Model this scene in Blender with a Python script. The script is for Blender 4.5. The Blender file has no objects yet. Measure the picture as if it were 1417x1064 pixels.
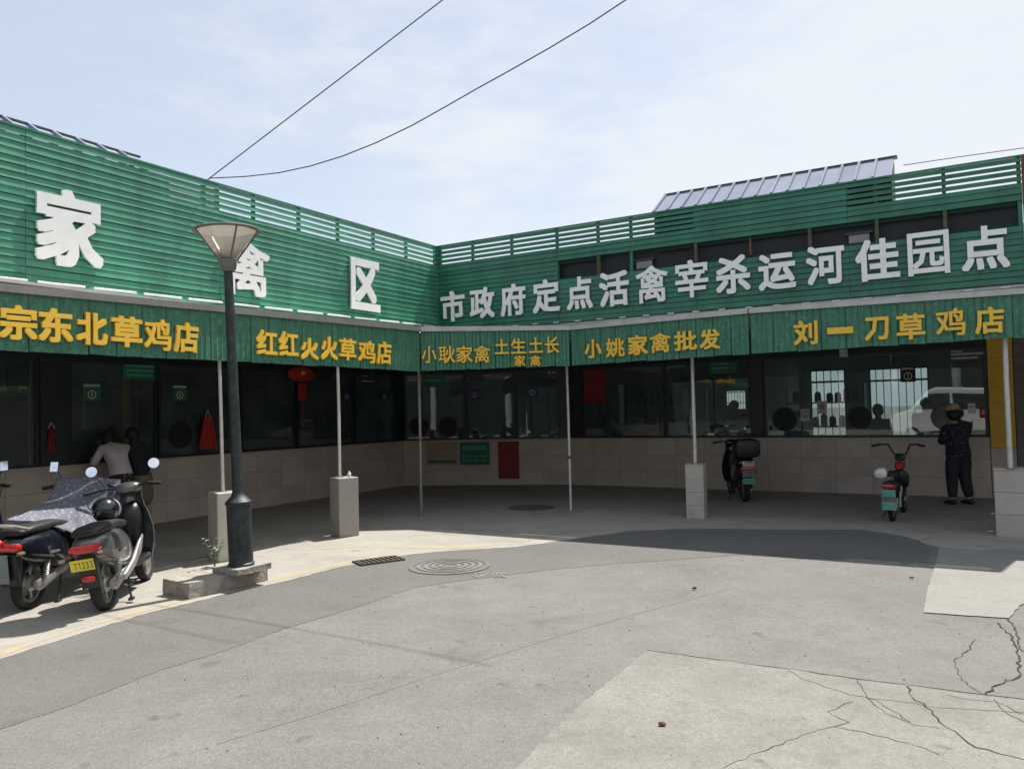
import bpy, bmesh, math, random
from mathutils import Vector, Matrix, noise
from mathutils.geometry import delaunay_2d_cdt
random.seed(7)
R_ = math.radians
V = Vector
scn = bpy.context.scene
C = scn.collection

# ------------------------------------------------------------------ camera
FPX, PITCH, ROLL, HC = 1093.46, 0.0330, 0.0230, 1.70
F = V((0, math.cos(PITCH), math.sin(PITCH)))
U0 = V((0, -math.sin(PITCH), math.cos(PITCH)))
RX = V((1, 0, 0))
RR = math.cos(ROLL) * RX - math.sin(ROLL) * U0
UU = math.sin(ROLL) * RX + math.cos(ROLL) * U0
cam = bpy.data.cameras.new('camera')
cam.sensor_width = 36
cam.lens = FPX / 1417 * 36
cam.clip_end = 3000
cam.clip_start = .05
co = bpy.data.objects.new('camera', cam)
C.objects.link(co)
m = Matrix((RR, UU, -F)).transposed().to_4x4()
m.translation = V((0, 0, HC))
co.matrix_world = m
scn.camera = co

# ------------------------------------------------------------------ frames of the two wings
AL, DL, AR, DR = 1.0487, 8.183, -0.5394, 11.488
uL = V((math.cos(AL), math.sin(AL), 0)); nL = V((-math.sin(AL), math.cos(AL), 0))
uR = V((math.cos(AR), math.sin(AR), 0)); nR = V((-math.sin(AR), math.cos(AR), 0))
C3 = V((-1.2919, 14.1621, 0))
WL, WR = 3.296, 4.490
HT = 4.67
def ray(x, y): return F + RR * ((x - 708.5) / FPX) - UU * ((y - 532) / FPX)
def g(x, y, z=0):
    r = ray(x, y); return r * ((z - HC) / r.z) + V((0, 0, HC))
def onL(x, y, off=0):
    r = ray(x, y); P = r * ((DL + off) / r.dot(nL)) + V((0, 0, HC)); return (P - C3).dot(uL), P.z
def onR(x, y, off=0):
    r = ray(x, y); P = r * ((DR + off) / r.dot(nR)) + V((0, 0, HC)); return (P - C3).dot(uR), P.z
def PL(u, n, z=0): return C3 + uL * u + nL * n + V((0, 0, z))
def PR(u, n, z=0): return C3 + uR * u + nR * n + V((0, 0, z))

# ------------------------------------------------------------------ sky, sun, exposure
S = (uR * .085 + nR * .445 + V((0, 0, .885))).normalized()
EL = math.asin(S.z); AZ = math.atan2(S.x, S.y)
w = bpy.data.worlds.new('World'); scn.world = w; w.use_nodes = True
nt = w.node_tree; N = nt.nodes; Lk = nt.links
N.clear()
out = N.new('ShaderNodeOutputWorld'); bg = N.new('ShaderNodeBackground')
sky = N.new('ShaderNodeTexSky'); sky.sky_type = 'NISHITA'; sky.sun_disc = False
sky.sun_elevation = EL; sky.sun_rotation = AZ; sky.air_density = 1.0; sky.dust_density = 1.2
bg.inputs['Strength'].default_value = .105
tc = N.new('ShaderNodeTexCoord')
mp = N.new('ShaderNodeMapping'); mp.inputs['Scale'].default_value = (1.1, 1.1, 3.4)
mp.inputs['Rotation'].default_value = (0.1, .15, .6)
Lk.new(tc.outputs['Generated'], mp.inputs['Vector'])
n1 = N.new('ShaderNodeTexNoise'); n1.inputs['Scale'].default_value = 1.5; n1.inputs['Detail'].default_value = 9
n1.inputs['Roughness'].default_value = .58; n1.inputs['Distortion'].default_value = .5
Lk.new(mp.outputs['Vector'], n1.inputs['Vector'])
n2 = N.new('ShaderNodeTexNoise'); n2.inputs['Scale'].default_value = 9; n2.inputs['Detail'].default_value = 7
n2.inputs['Roughness'].default_value = .65
Lk.new(mp.outputs['Vector'], n2.inputs['Vector'])
mx0 = N.new('ShaderNodeMath'); mx0.operation = 'MULTIPLY_ADD'; mx0.inputs[1].default_value = .42
Lk.new(n2.outputs['Fac'], mx0.inputs[0]); Lk.new(n1.outputs['Fac'], mx0.inputs[2])
# cloud bank thickens towards the east (+x) of the place, a slow real variation of the sky
sp = N.new('ShaderNodeSeparateXYZ'); Lk.new(tc.outputs['Generated'], sp.inputs[0])
ax = N.new('ShaderNodeMath'); ax.operation = 'MULTIPLY_ADD'; ax.inputs[1].default_value = .34
Lk.new(sp.outputs['X'], ax.inputs[0]); Lk.new(mx0.outputs[0], ax.inputs[2])
cr = N.new('ShaderNodeMapRange'); cr.interpolation_type = 'SMOOTHSTEP'
cr.inputs['From Min'].default_value = .56; cr.inputs['From Max'].default_value = .92
cr.inputs['To Min'].default_value = .52; cr.inputs['To Max'].default_value = .97
Lk.new(ax.outputs[0], cr.inputs['Value'])
mix = N.new('ShaderNodeMix'); mix.data_type = 'RGBA'
Lk.new(cr.outputs[0], mix.inputs['Factor'])
Lk.new(sky.outputs[0], mix.inputs['A'])
mix.inputs['B'].default_value = (5.3, 5.55, 5.85, 1)
Lk.new(mix.outputs['Result'], bg.inputs['Color']); Lk.new(bg.outputs[0], out.inputs['Surface'])
sl = bpy.data.lights.new('sun', 'SUN'); sl.energy = 5.0; sl.angle = R_(.6); sl.color = (1, .95, .87)
so = bpy.data.objects.new('sun', sl); C.objects.link(so)
so.rotation_euler = (-S).to_track_quat('-Z', 'Y').to_euler()
scn.view_settings.view_transform = 'Standard'; scn.view_settings.look = 'None'
scn.view_settings.gamma = 1; scn.view_settings.use_curve_mapping = False
scn.view_settings.exposure = 0.64
scn.cycles.use_denoising = True

# ------------------------------------------------------------------ materials
MT = {}
def pm(name, col, rough=.6, metal=0, ns=6, var=.18, bump=0, bs=None, spec=.5, rnd=0, dirt=None, trans=0, stretch=None, coat=0, streak=0, local=False):
    """principled material whose colour wanders with two noises; rnd = brightness change from piece to piece"""
    mt = bpy.data.materials.new(name); mt.use_nodes = True
    t = mt.node_tree; n = t.nodes; l = t.links; b = n['Principled BSDF']
    tc = n.new('ShaderNodeTexCoord'); src = tc.outputs['Object']
    if rnd:      # pieces that share a mesh still differ
        oi0 = n.new('ShaderNodeObjectInfo'); m0 = n.new('ShaderNodeMath'); m0.operation = 'MULTIPLY'; m0.inputs[1].default_value = 61
        l.new(oi0.outputs['Random'], m0.inputs[0]); a0 = n.new('ShaderNodeVectorMath'); a0.operation = 'ADD'
        l.new(src, a0.inputs[0]); l.new(m0.outputs[0], a0.inputs[1]); src = a0.outputs[0]
    if stretch:
        mpp = n.new('ShaderNodeMapping'); mpp.inputs['Scale'].default_value = stretch
        l.new(src, mpp.inputs[0]); src = mpp.outputs[0]
    no = n.new('ShaderNodeTexNoise'); no.inputs['Scale'].default_value = ns; no.inputs['Detail'].default_value = 6
    no.inputs['Roughness'].default_value = .62
    l.new(src, no.inputs['Vector'])
    mr = n.new('ShaderNodeMapRange'); mr.inputs['From Min'].default_value = .28; mr.inputs['From Max'].default_value = .72
    mr.inputs['To Min'].default_value = 1 - var; mr.inputs['To Max'].default_value = 1 + var
    l.new(no.outputs['Fac'], mr.inputs['Value'])
    fac = mr.outputs[0]
    if rnd:
        oi = n.new('ShaderNodeObjectInfo')
        ma = n.new('ShaderNodeMapRange'); ma.inputs['To Min'].default_value = 1 - rnd; ma.inputs['To Max'].default_value = 1 + rnd
        l.new(oi.outputs['Random'], ma.inputs['Value'])
        mu = n.new('ShaderNodeMath'); mu.operation = 'MULTIPLY'; l.new(fac, mu.inputs[0]); l.new(ma.outputs[0], mu.inputs[1]); fac = mu.outputs[0]
    if streak:
        ge_ = n.new('ShaderNodeNewGeometry'); m9 = n.new('ShaderNodeMapping'); m9.inputs['Scale'].default_value = (1, 1, .22)
        l.new(ge_.outputs['Position'], m9.inputs[0]); n9 = n.new('ShaderNodeTexNoise'); n9.inputs['Scale'].default_value = 3.2; n9.inputs['Detail'].default_value = 6; n9.inputs['Roughness'].default_value = .65
        l.new(m9.outputs[0], n9.inputs['Vector']); q9 = n.new('ShaderNodeMapRange'); q9.inputs['From Min'].default_value = .35; q9.inputs['From Max'].default_value = .62
        q9.inputs['To Min'].default_value = 1 - streak; q9.inputs['To Max'].default_value = 1.04; l.new(n9.outputs['Fac'], q9.inputs['Value'])
        w9 = n.new('ShaderNodeMath'); w9.operation = 'MULTIPLY'; l.new(fac, w9.inputs[0]); l.new(q9.outputs[0], w9.inputs[1]); fac = w9.outputs[0]
    vm = n.new('ShaderNodeVectorMath'); vm.operation = 'SCALE'; vm.inputs[0].default_value = col[:3]
    l.new(fac, vm.inputs['Scale']); csock = vm.outputs[0]
    if dirt:
        dcol, damt, dsc = dirt
        n3 = n.new('ShaderNodeTexNoise'); n3.inputs['Scale'].default_value = dsc; n3.inputs['Detail'].default_value = 8
        n3.inputs['Roughness'].default_value = .7
        l.new(src, n3.inputs['Vector'])
        m3 = n.new('ShaderNodeMapRange'); m3.inputs['From Min'].default_value = .48; m3.inputs['From Max'].default_value = .72
        m3.inputs['To Max'].default_value = damt
        l.new(n3.outputs['Fac'], m3.inputs['Value'])
        mx = n.new('ShaderNodeMix'); mx.data_type = 'RGBA'; l.new(m3.outputs[0], mx.inputs['Factor'])
        l.new(csock, mx.inputs['A']); mx.inputs['B'].default_value = (*dcol, 1); csock = mx.outputs['Result']
    l.new(csock, b.inputs['Base Color'])
    b.inputs['Roughness'].default_value = rough; b.inputs['Metallic'].default_value = metal
    b.inputs['Specular IOR Level'].default_value = spec
    b.inputs['Transmission Weight'].default_value = trans; b.inputs['Coat Weight'].default_value = coat
    if bump:
        nb = n.new('ShaderNodeTexNoise'); nb.inputs['Scale'].default_value = bs or ns * 6; nb.inputs['Detail'].default_value = 5
        l.new(src, nb.inputs['Vector'])
        bp = n.new('ShaderNodeBump'); bp.inputs['Strength'].default_value = bump; bp.inputs['Distance'].default_value = .01
        l.new(nb.outputs['Fac'], bp.inputs['Height']); l.new(bp.outputs[0], b.inputs['Normal'])
    MT[name] = mt; return mt

def ground_mat(name, base, light, speck, bsc, stain=None, fine=180, bump=.5):
    """aggregate surface: broad stains, mid blotches and fine stones, in world-sized object coordinates"""
    mt = bpy.data.materials.new(name); mt.use_nodes = True
    t = mt.node_tree; n = t.nodes; l = t.links; b = n['Principled BSDF']
    tc = n.new('ShaderNodeTexCoord')
    def noi(s, d=5, r=.6):
        q = n.new('ShaderNodeTexNoise'); q.inputs['Scale'].default_value = s; q.inputs['Detail'].default_value = d
        q.inputs['Roughness'].default_value = r; l.new(tc.outputs['Object'], q.inputs['Vector']); return q.outputs['Fac']
    def mrg(s, a, bb, lo=0, hi=1):
        q = n.new('ShaderNodeMapRange'); q.inputs['From Min'].default_value = a; q.inputs['From Max'].default_value = bb
        q.inputs['To Min'].default_value = lo; q.inputs['To Max'].default_value = hi; l.new(s, q.inputs['Value']); return q.outputs[0]
    def mixc(f, A, B):
        q = n.new('ShaderNodeMix'); q.data_type = 'RGBA'; l.new(f, q.inputs['Factor'])
        for k, v in (('A', A), ('B', B)):
            if isinstance(v, tuple): q.inputs[k].default_value = (*v, 1)
            else: l.new(v, q.inputs[k])
        return q.outputs['Result']
    c = mixc(mrg(noi(bsc, 8, .65), .3, .7), base, light)
    vo = n.new('ShaderNodeTexVoronoi'); vo.inputs['Scale'].default_value = fine; l.new(tc.outputs['Object'], vo.inputs['Vector'])
    sx = n.new('ShaderNodeSeparateXYZ'); l.new(vo.outputs['Color'], sx.inputs[0])
    k = n.new('ShaderNodeMath'); k.operation = 'MULTIPLY_ADD'; k.inputs[1].default_value = speck; k.inputs[2].default_value = 1 - speck * .5
    l.new(sx.outputs[0], k.inputs[0])
    k2 = mrg(noi(fine * .22, 4, .7), .3, .7, 1 - speck * .32, 1 + speck * .32)
    kk = n.new('ShaderNodeMath'); kk.operation = 'MULTIPLY'; l.new(k.outputs[0], kk.inputs[0]); l.new(k2, kk.inputs[1])
    vs = n.new('ShaderNodeVectorMath'); vs.operation = 'SCALE'; l.new(c, vs.inputs[0]); l.new(kk.outputs[0], vs.inputs['Scale'])
    c = vs.outputs[0]
    c = mixc(mrg(noi(.22, 6, .6), .42, .62, 0, .30), c, light)
    c = mixc(mrg(noi(2.6, 7, .75), .46, .70, 0, .65), c, base)
    c = mixc(mrg(noi(9, 5, .7), .50, .70, 0, .45), c, light)
    if stain:
        c = mixc(mrg(noi(stain[1] * 2.7, 5, .55), .60, .68, 0, stain[2] * .55), c, stain[0])
        c = mixc(mrg(noi(stain[1], 9, .72), .52, .74, 0, stain[2]), c, stain[0])
        c = mixc(mrg(noi(stain[1] * 7, 4, .5), .66, .72, 0, stain[2]), c, stain[0])
    l.new(c, b.inputs['Base Color']); b.inputs['Roughness'].default_value = .88; b.inputs['Specular IOR Level'].default_value = .25
    bp = n.new('ShaderNodeBump'); bp.inputs['Strength'].default_value = bump; bp.inputs['Distance'].default_value = .006
    l.new(vo.outputs['Distance'], bp.inputs['Height']); l.new(bp.outputs[0], b.inputs['Normal'])
    MT[name] = mt; return mt

ground_mat('asphalt', (.128, .126, .121), (.188, .184, .174), .36, .9, ((.092, .09, .085), .45, .7), 95)
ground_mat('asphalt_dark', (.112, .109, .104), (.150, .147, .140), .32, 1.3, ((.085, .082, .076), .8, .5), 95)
ground_mat('concrete_floor', (.26, .248, .228), (.35, .33, .29), .14, .8, ((.17, .16, .145), .6, .7), 120, .3)
ground_mat('concrete_patch', (.160, .156, .143), (.235, .226, .204), .32, 1.2, ((.115, .11, .10), .7, .7), 85)
ground_mat('concrete_pale', (.205, .20, .187), (.255, .247, .228), .2, 1.2, ((.27, .25, .22), .9, .4), 90, .3)
pm('crack', (.03, .028, .025), .95, ns=20)
pm('seam', (.12, .115, .105), .9, ns=5)
pm('yellow_line', (.335, .28, .185), .85, ns=9, var=.15, dirt=((.30, .28, .24), 1.6, 4))
pm('ring_pale', (.19, .18, .155), .85, ns=9, var=.4, dirt=((.11, .105, .1), 1.0, 8))
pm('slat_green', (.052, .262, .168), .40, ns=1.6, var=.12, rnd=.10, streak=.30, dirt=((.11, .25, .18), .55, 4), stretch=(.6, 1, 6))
pm('slat_green_painted_shade', (.030, .172, .106), .40, ns=1.6, var=.12, rnd=.12, streak=.34, dirt=((.06, .15, .10), .55, 4), stretch=(.6, 1, 6))  # darker copy of slat_green, the right wing's shade painted into the colour
pm('backing', (.008, .045, .030), .8, ns=2)
pm('post_green', (.03, .17, .105), .5, ns=4)
pm('rust', (.13, .06, .035), .8, ns=14, var=.4)
pm('letter_white', (.88, .88, .87), .45, ns=3, var=.04, dirt=((.55, .52, .46), .35, 4))
pm('letter_yellow', (.86, .54, .055), .45, ns=4, var=.1, dirt=((.68, .38, .04), .5, 6))
pm('trim_grey', (.26, .25, .24), .5, .3, ns=3, var=.2, dirt=((.12, .09, .07), .6, 6))
pm('trim_light', (.50, .50, .48), .45, .2, ns=3, var=.15, dirt=((.25, .2, .16), .5, 6))
pm('soffit', (.50, .50, .48), .8, ns=2)
pm('tile_beige', (.60, .51, .44), .42, ns=1.3, var=.1, rnd=.05, dirt=((.25, .2, .15), .35, 2.2))
pm('grout', (.24, .205, .175), .9)
pm('tile_block', (.50, .45, .40), .4, ns=3, var=.08, rnd=.05, dirt=((.36, .31, .26), .5, 5))
pm('block_grey', (.33, .31, .285), .85, ns=5, var=.15, bump=.4, bs=60, dirt=((.2, .18, .16), .6, 5))
pm('frame_dark', (.022, .027, .033), .4, ns=4)
pm('header_dark', (.012, .014, .018), .6, ns=3)
pm('yellow_panel', (.74, .42, .02), .45, ns=1.5, var=.08, dirt=((.4, .2, .02), .5, 5))
pm('stone_grey', (.19, .18, .17), .9, ns=5, var=.35, bump=.6, bs=30)
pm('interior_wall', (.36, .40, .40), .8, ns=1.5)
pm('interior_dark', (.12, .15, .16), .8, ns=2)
pm('white_pole', (.62, .61, .58), .4, .1, ns=6, var=.1, dirt=((.3, .2, .13), .5, 9))
pm('lamp_iron', (.022, .030, .032), .5, .2, ns=9, var=.35, bump=.35, bs=90, dirt=((.10, .10, .09), .55, 14))
pm('lamp_grey', (.17, .165, .155), .5, .4, ns=8)
pm('kerb_concrete', (.31, .29, .255), .92, ns=7, var=.22, bump=.9, bs=28, dirt=((.13, .12, .10), .75, 9))
pm('black_plastic', (.012, .012, .014), .38, ns=10, var=.3)
pm('rubber', (.018, .018, .018), .85, ns=20, var=.2, dirt=((.08, .075, .065), .5, 12))
pm('seat_black', (.02, .02, .021), .5, ns=12, var=.3)
pm('paint_grey', (.13, .135, .14), .28, .5, ns=6, var=.12, coat=.5, dirt=((.22, .2, .17), .35, 8))
pm('paint_black', (.010, .012, .02), .2, .1, ns=6, coat=.7)
pm('paint_purple', (.16, .12, .24), .3, .2, ns=6, coat=.5)
pm('paint_white', (.70, .70, .69), .3, 0, ns=6, var=.06, coat=.4)
pm('silver', (.42, .42, .41), .42, .7, ns=9, var=.15, dirt=((.2, .18, .16), .5, 9))
pm('mirror', (.93, .94, .95), .06, 1, ns=3, var=.01)
pm('red_lens', (.50, .015, .012), .18, ns=20, var=.1, coat=.6)
pm('red_cloth', (.45, .03, .02), .8, ns=8, var=.25)
pm('red_board', (.22, .02, .018), .5, ns=4)
pm('plate_yellow', (.70, .58, .05), .4, ns=8)
pm('plate_teal', (.10, .40, .32), .4, ns=8)
pm('plate_dim', (.16, .19, .21), .4, ns=8)
pm('plate_ink', (.05, .06, .05), .5)
pm('print_pale', (.55, .55, .50), .6)
pm('sign_green', (.03, .16, .09), .5, ns=5)
pm('sign_blue', (.05, .05, .14), .5, ns=5)
pm('sign_tan', (.40, .33, .22), .6, ns=6)
pm('leaf', (.17, .24, .13), .6, ns=8, var=.3)
pm('skin', (.42, .26, .19), .55, ns=8, var=.06)
pm('hair', (.012, .010, .010), .6, ns=30, var=.4)
pm('lilac', (.66, .58, .62), .85, ns=5, var=.12, bump=.4, bs=14)
pm('olive', (.20, .17, .09), .85, ns=5, var=.15)
pm('trousers', (.022, .024, .032), .85, ns=6, var=.2, bump=.4, bs=14)
pm('straw', (.42, .34, .24), .8, ns=22, var=.3)
pm('shoe', (.02, .02, .02), .6)
pm('white_cloth', (.70, .70, .68), .8, ns=6)
pm('hall_wall', (.30, .28, .23), .8, ns=1, var=.2)
pm('hall_dark', (.10, .125, .13), .7, ns=1, var=.3)
pm('drain_iron', (.10, .085, .07), .7, .5, ns=12, var=.3, dirt=((.2, .15, .10), .6, 9))
pm('cable', (.03, .03, .032), .6)

def dots(name, base, spot, sc, thr):
    mt = pm(name, base, .85)
    n = mt.node_tree.nodes; l = mt.node_tree.links; b = n['Principled BSDF']
    tc = n.new('ShaderNodeTexCoord'); vo = n.new('ShaderNodeTexVoronoi'); vo.inputs['Scale'].default_value = sc
    l.new(tc.outputs['Object'], vo.inputs['Vector'])
    lt = n.new('ShaderNodeMath'); lt.operation = 'LESS_THAN'; lt.inputs[1].default_value = thr; l.new(vo.outputs['Distance'], lt.inputs[0])
    mx = n.new('ShaderNodeMix'); mx.data_type = 'RGBA'; l.new(lt.outputs[0], mx.inputs['Factor'])
    mx.inputs['A'].default_value = (*base, 1); mx.inputs['B'].default_value = (*spot, 1)
    l.new(mx.outputs['Result'], b.inputs['Base Color'])
dots('dotted_black', (.018, .018, .022), (.30, .30, .33), 24, .22)
dots('dotted_navy', (.012, .015, .026), (.13, .15, .20), 24, .24)
dots('cover_cloth', (.13, .135, .17), (.30, .31, .36), 27, .27)

def awning_mat():
    mt = bpy.data.materials.new('awning_print'); mt.use_nodes = True
    n = mt.node_tree.nodes; l = mt.node_tree.links; b = n['Principled BSDF']
    tc = n.new('ShaderNodeTexCoord'); oi = n.new('ShaderNodeObjectInfo')
    ad = n.new('ShaderNodeVectorMath'); ad.operation = 'ADD'
    sc = n.new('ShaderNodeVectorMath'); sc.operation = 'SCALE'; sc.inputs['Scale'].default_value = 1.0
    l.new(oi.outputs['Location'], sc.inputs[0]); l.new(tc.outputs['Object'], ad.inputs[0]); l.new(sc.outputs[0], ad.inputs[1])
    def noi(s, st, d=5):
        mp = n.new('ShaderNodeMapping'); mp.inputs['Scale'].default_value = st; l.new(ad.outputs[0], mp.inputs[0])
        q = n.new('ShaderNodeTexNoise'); q.inputs['Scale'].default_value = s; q.inputs['Detail'].default_value = d
        q.inputs['Roughness'].default_value = .7
        l.new(mp.outputs[0], q.inputs['Vector']); return q.outputs['Fac']
    def ramp(f, a, bb):
        q = n.new('ShaderNodeMapRange'); q.inputs['From Min'].default_value = a; q.inputs['From Max'].default_value = bb; l.new(f, q.inputs['Value']); return q.outputs[0]
    def mixc(f, A, B):
        q = n.new('ShaderNodeMix'); q.data_type = 'RGBA'; l.new(f, q.inputs['Factor'])
        for k, v in (('A', A), ('B', B)):
            if isinstance(v, tuple): q.inputs[k].default_value = (*v, 1)
            else: l.new(v, q.inputs[k])
        return q.outputs['Result']
    c = mixc(ramp(noi(7, (2.6, 2.6, .3)), .3, .7), (.026, .125, .078), (.060, .215, .135))
    c = mixc(ramp(noi(26, (1, 1, .7)), .52, .68), c, (.12, .29, .19))
    c = mixc(ramp(noi(30, (1, 1, 1)), .60, .66), c, (.05, .19, .05))
    c = mixc(ramp(noi(20, (1.3, 1.3, .35)), .58, .70), c, (.014, .075, .05))
    l.new(c, b.inputs['Base Color']); b.inputs['Roughness'].default_value = .5
    MT['awning_print'] = mt
awning_mat()

def glass_mat():
    mt = bpy.data.materials.new('window_glass'); mt.use_nodes = True
    n = mt.node_tree.nodes; l = mt.node_tree.links
    n.remove(n['Principled BSDF']); o = n['Material Output']
    tr = n.new('ShaderNodeBsdfTransparent'); tr.inputs[0].default_value = (.62, .70, .69, 1)
    gl = n.new('ShaderNodeBsdfGlossy'); gl.inputs['Roughness'].default_value = .012
    fr = n.new('ShaderNodeFresnel'); fr.inputs[0].default_value = 2.0
    tc = n.new('ShaderNodeTexCoord'); no = n.new('ShaderNodeTexNoise'); no.inputs['Scale'].default_value = .8
    bp = n.new('ShaderNodeBump'); bp.inputs['Strength'].default_value = .03; bp.inputs['Distance'].default_value = .05
    l.new(tc.outputs['Object'], no.inputs['Vector']); l.new(no.outputs['Fac'], bp.inputs['Height']); l.new(bp.outputs[0], gl.inputs['Normal'])
    mx = n.new('ShaderNodeMixShader'); l.new(fr.outputs[0], mx.inputs[0]); l.new(tr.outputs[0], mx.inputs[1]); l.new(gl.outputs[0], mx.inputs[2])
    df = n.new('ShaderNodeBsdfDiffuse'); df.inputs[0].default_value = (.42, .50, .52, 1)  # dusty film, also paints the milky haze that lifts the dark panes
    n8 = n.new('ShaderNodeTexNoise'); n8.inputs['Scale'].default_value = 2.2; n8.inputs['Detail'].default_value = 7; l.new(tc.outputs['Object'], n8.inputs['Vector'])
    r8 = n.new('ShaderNodeMapRange'); r8.inputs['From Min'].default_value = .3; r8.inputs['From Max'].default_value = .7; r8.inputs['To Min'].default_value = .05; r8.inputs['To Max'].default_value = .14
    l.new(n8.outputs['Fac'], r8.inputs['Value']); m8 = n.new('ShaderNodeMixShader'); l.new(r8.outputs[0], m8.inputs[0]); l.new(mx.outputs[0], m8.inputs[1]); l.new(df.outputs[0], m8.inputs[2])
    l.new(m8.outputs[0], o.inputs['Surface']); MT['window_glass'] = mt
glass_mat()
lg = pm('lamp_glass', (.60, .585, .57), .3, ns=5, var=.12, trans=.75)
def shade_mat():
    mt = bpy.data.materials.new('lamp_shade_glass'); mt.use_nodes = True; n = mt.node_tree.nodes; l = mt.node_tree.links; n.remove(n['Principled BSDF'])
    a = n.new('ShaderNodeBsdfTransparent'); a.inputs[0].default_value = (.80, .79, .77, 1); b = n.new('ShaderNodeBsdfTranslucent'); b.inputs[0].default_value = (.62, .60, .57, 1)
    c = n.new('ShaderNodeBsdfGlossy'); c.inputs['Roughness'].default_value = .15; c.inputs[0].default_value = (.8, .8, .8, 1)
    m1 = n.new('ShaderNodeMixShader'); m1.inputs[0].default_value = .55; m2 = n.new('ShaderNodeMixShader'); m2.inputs[0].default_value = .08
    l.new(a.outputs[0], m1.inputs[1]); l.new(b.outputs[0], m1.inputs[2]); l.new(m1.outputs[0], m2.inputs[1]); l.new(c.outputs[0], m2.inputs[2]); l.new(m2.outputs[0], n['Material Output'].inputs[0]); MT['lamp_shade_glass'] = mt
shade_mat()
rs = pm('roof_sheet', (.22, .25, .32), .9, 0, spec=.15, ns=2, var=.12, rnd=.1)
pm('roof_edge', (.05, .05, .055), .5, .3)

# ------------------------------------------------------------------ mesh builder
class MB:
    def __init__(s): s.v = []; s.f = []
    def add(s, vs, fs):
        k = len(s.v); s.v += [V(x) for x in vs]; s.f += [tuple(i + k for i in f) for f in fs]; return s
    def box(s, x0, x1, y0, y1, z0, z1, M=None):
        vs = [V((x, y, z)) for x in (x0, x1) for y in (y0, y1) for z in (z0, z1)]
        if M: vs = [M @ v for v in vs]
        return s.add(vs, [(0, 1, 3, 2), (4, 6, 7, 5), (0, 4, 5, 1), (2, 3, 7, 6), (0, 2, 6, 4), (1, 5, 7, 3)])
    def loft(s, rings, cap=True, close=True):
        n = len(rings[0]); vs = [p for r in rings for p in r]; fs = []
        for i in range(len(rings) - 1):
            for j in range(n if close else n - 1):
                a = i * n + j; b = i * n + (j + 1) % n; fs.append((a, b, b + n, a + n))
        if cap: fs.append(tuple(range(n))[::-1]); fs.append(tuple(range((len(rings) - 1) * n, len(rings) * n)))
        return s.add(vs, fs)
    def tube(s, pts, r, n=8):
        pts = [V(p) for p in pts]; rs = r if isinstance(r, (list, tuple)) else [r] * len(pts); rings = []
        up = None
        for i, p in enumerate(pts):
            d = (pts[min(i + 1, len(pts) - 1)] - pts[max(i - 1, 0)]).normalized()
            if up is None:
                up = V((0, 0, 1)) if abs(d.z) < .9 else V((1, 0, 0))
            a = d.cross(up).normalized(); b = a.cross(d).normalized(); up = b
            rings.append([p + (a * math.cos(t) + b * math.sin(t)) * rs[i] for t in [2 * math.pi * k / n for k in range(n)]])
        return s.loft(rings)
    def lathe(s, prof, n=20, M=None, closed=False):
        rings = [[V((r * math.cos(t), r * math.sin(t), z)) for t in [2 * math.pi * k / n for k in range(n)]] for r, z in prof]
        if closed: rings.append(rings[0])
        if M: rings = [[M @ p for p in r] for r in rings]
        return s.loft(rings, cap=not closed)
    def sell(s, secs, n=16, e=2.6):
        """secs: (x, y_half, z_centre, z_half[, y_centre]) superellipse sections along x"""
        rings = []
        for q in secs:
            x, a, zc, b = q[:4]; yc = q[4] if len(q) > 4 else 0; ring = []
            for k in range(n):
                t = 2 * math.pi * (k + .5) / n; c, si = math.cos(t), math.sin(t)
                ring.append(V((x, yc + a * math.copysign(abs(c) ** (2 / e), c), zc + b * math.copysign(abs(si) ** (2 / e), si))))
            rings.append(ring)
        return s.loft(rings)
    def ell(s, c, r, n=14, m=9):
        c = V(c); prof = []
        rings = []
        for i in range(m + 1):
            t = math.pi * i / m - math.pi / 2; cr, z = max(math.cos(t), .02), math.sin(t)
            rings.append([c + V((r[0] * cr * math.cos(a), r[1] * cr * math.sin(a), r[2] * z)) for a in [2 * math.pi * k / n for k in range(n)]])
        return s.loft(rings)
    def prism(s, poly, h0, h1, axis='z'):
        """poly of (a,b); extruded along axis between h0 and h1. axis y: (a,b)->(x,z)"""
        def q(a, b, h): return {'z': V((a, b, h)), 'y': V((a, h, b)), 'x': V((h, a, b))}[axis]
        n = len(poly); vs = [q(a, b, h0) for a, b in poly] + [q(a, b, h1) for a, b in poly]
        return s.add(vs, [tuple(range(n)), tuple(range(n, 2 * n))[::-1]] + [(i, (i + 1) % n, (i + 1) % n + n, i + n) for i in range(n)])
    def mesh(s, name, mat, smooth=False):
        me = bpy.data.meshes.new(name); me.from_pydata([tuple(v) for v in s.v], [], s.f)
        bm = bmesh.new(); bm.from_mesh(me); bmesh.ops.recalc_face_normals(bm, faces=bm.faces); bm.to_mesh(me); bm.free()
        me.materials.append(MT[mat] if isinstance(mat, str) else mat)
        if smooth:
            for p in me.polygons: p.use_smooth = True
            me.set_sharp_from_angle(angle=R_(smooth if smooth > 1 else 42))
        return me
    def build(s, name, mat, parent=None, smooth=False, bevel=0, **kw):
        return link(name, s.mesh(name, mat, smooth), parent, bevel=bevel, **kw)

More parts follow.
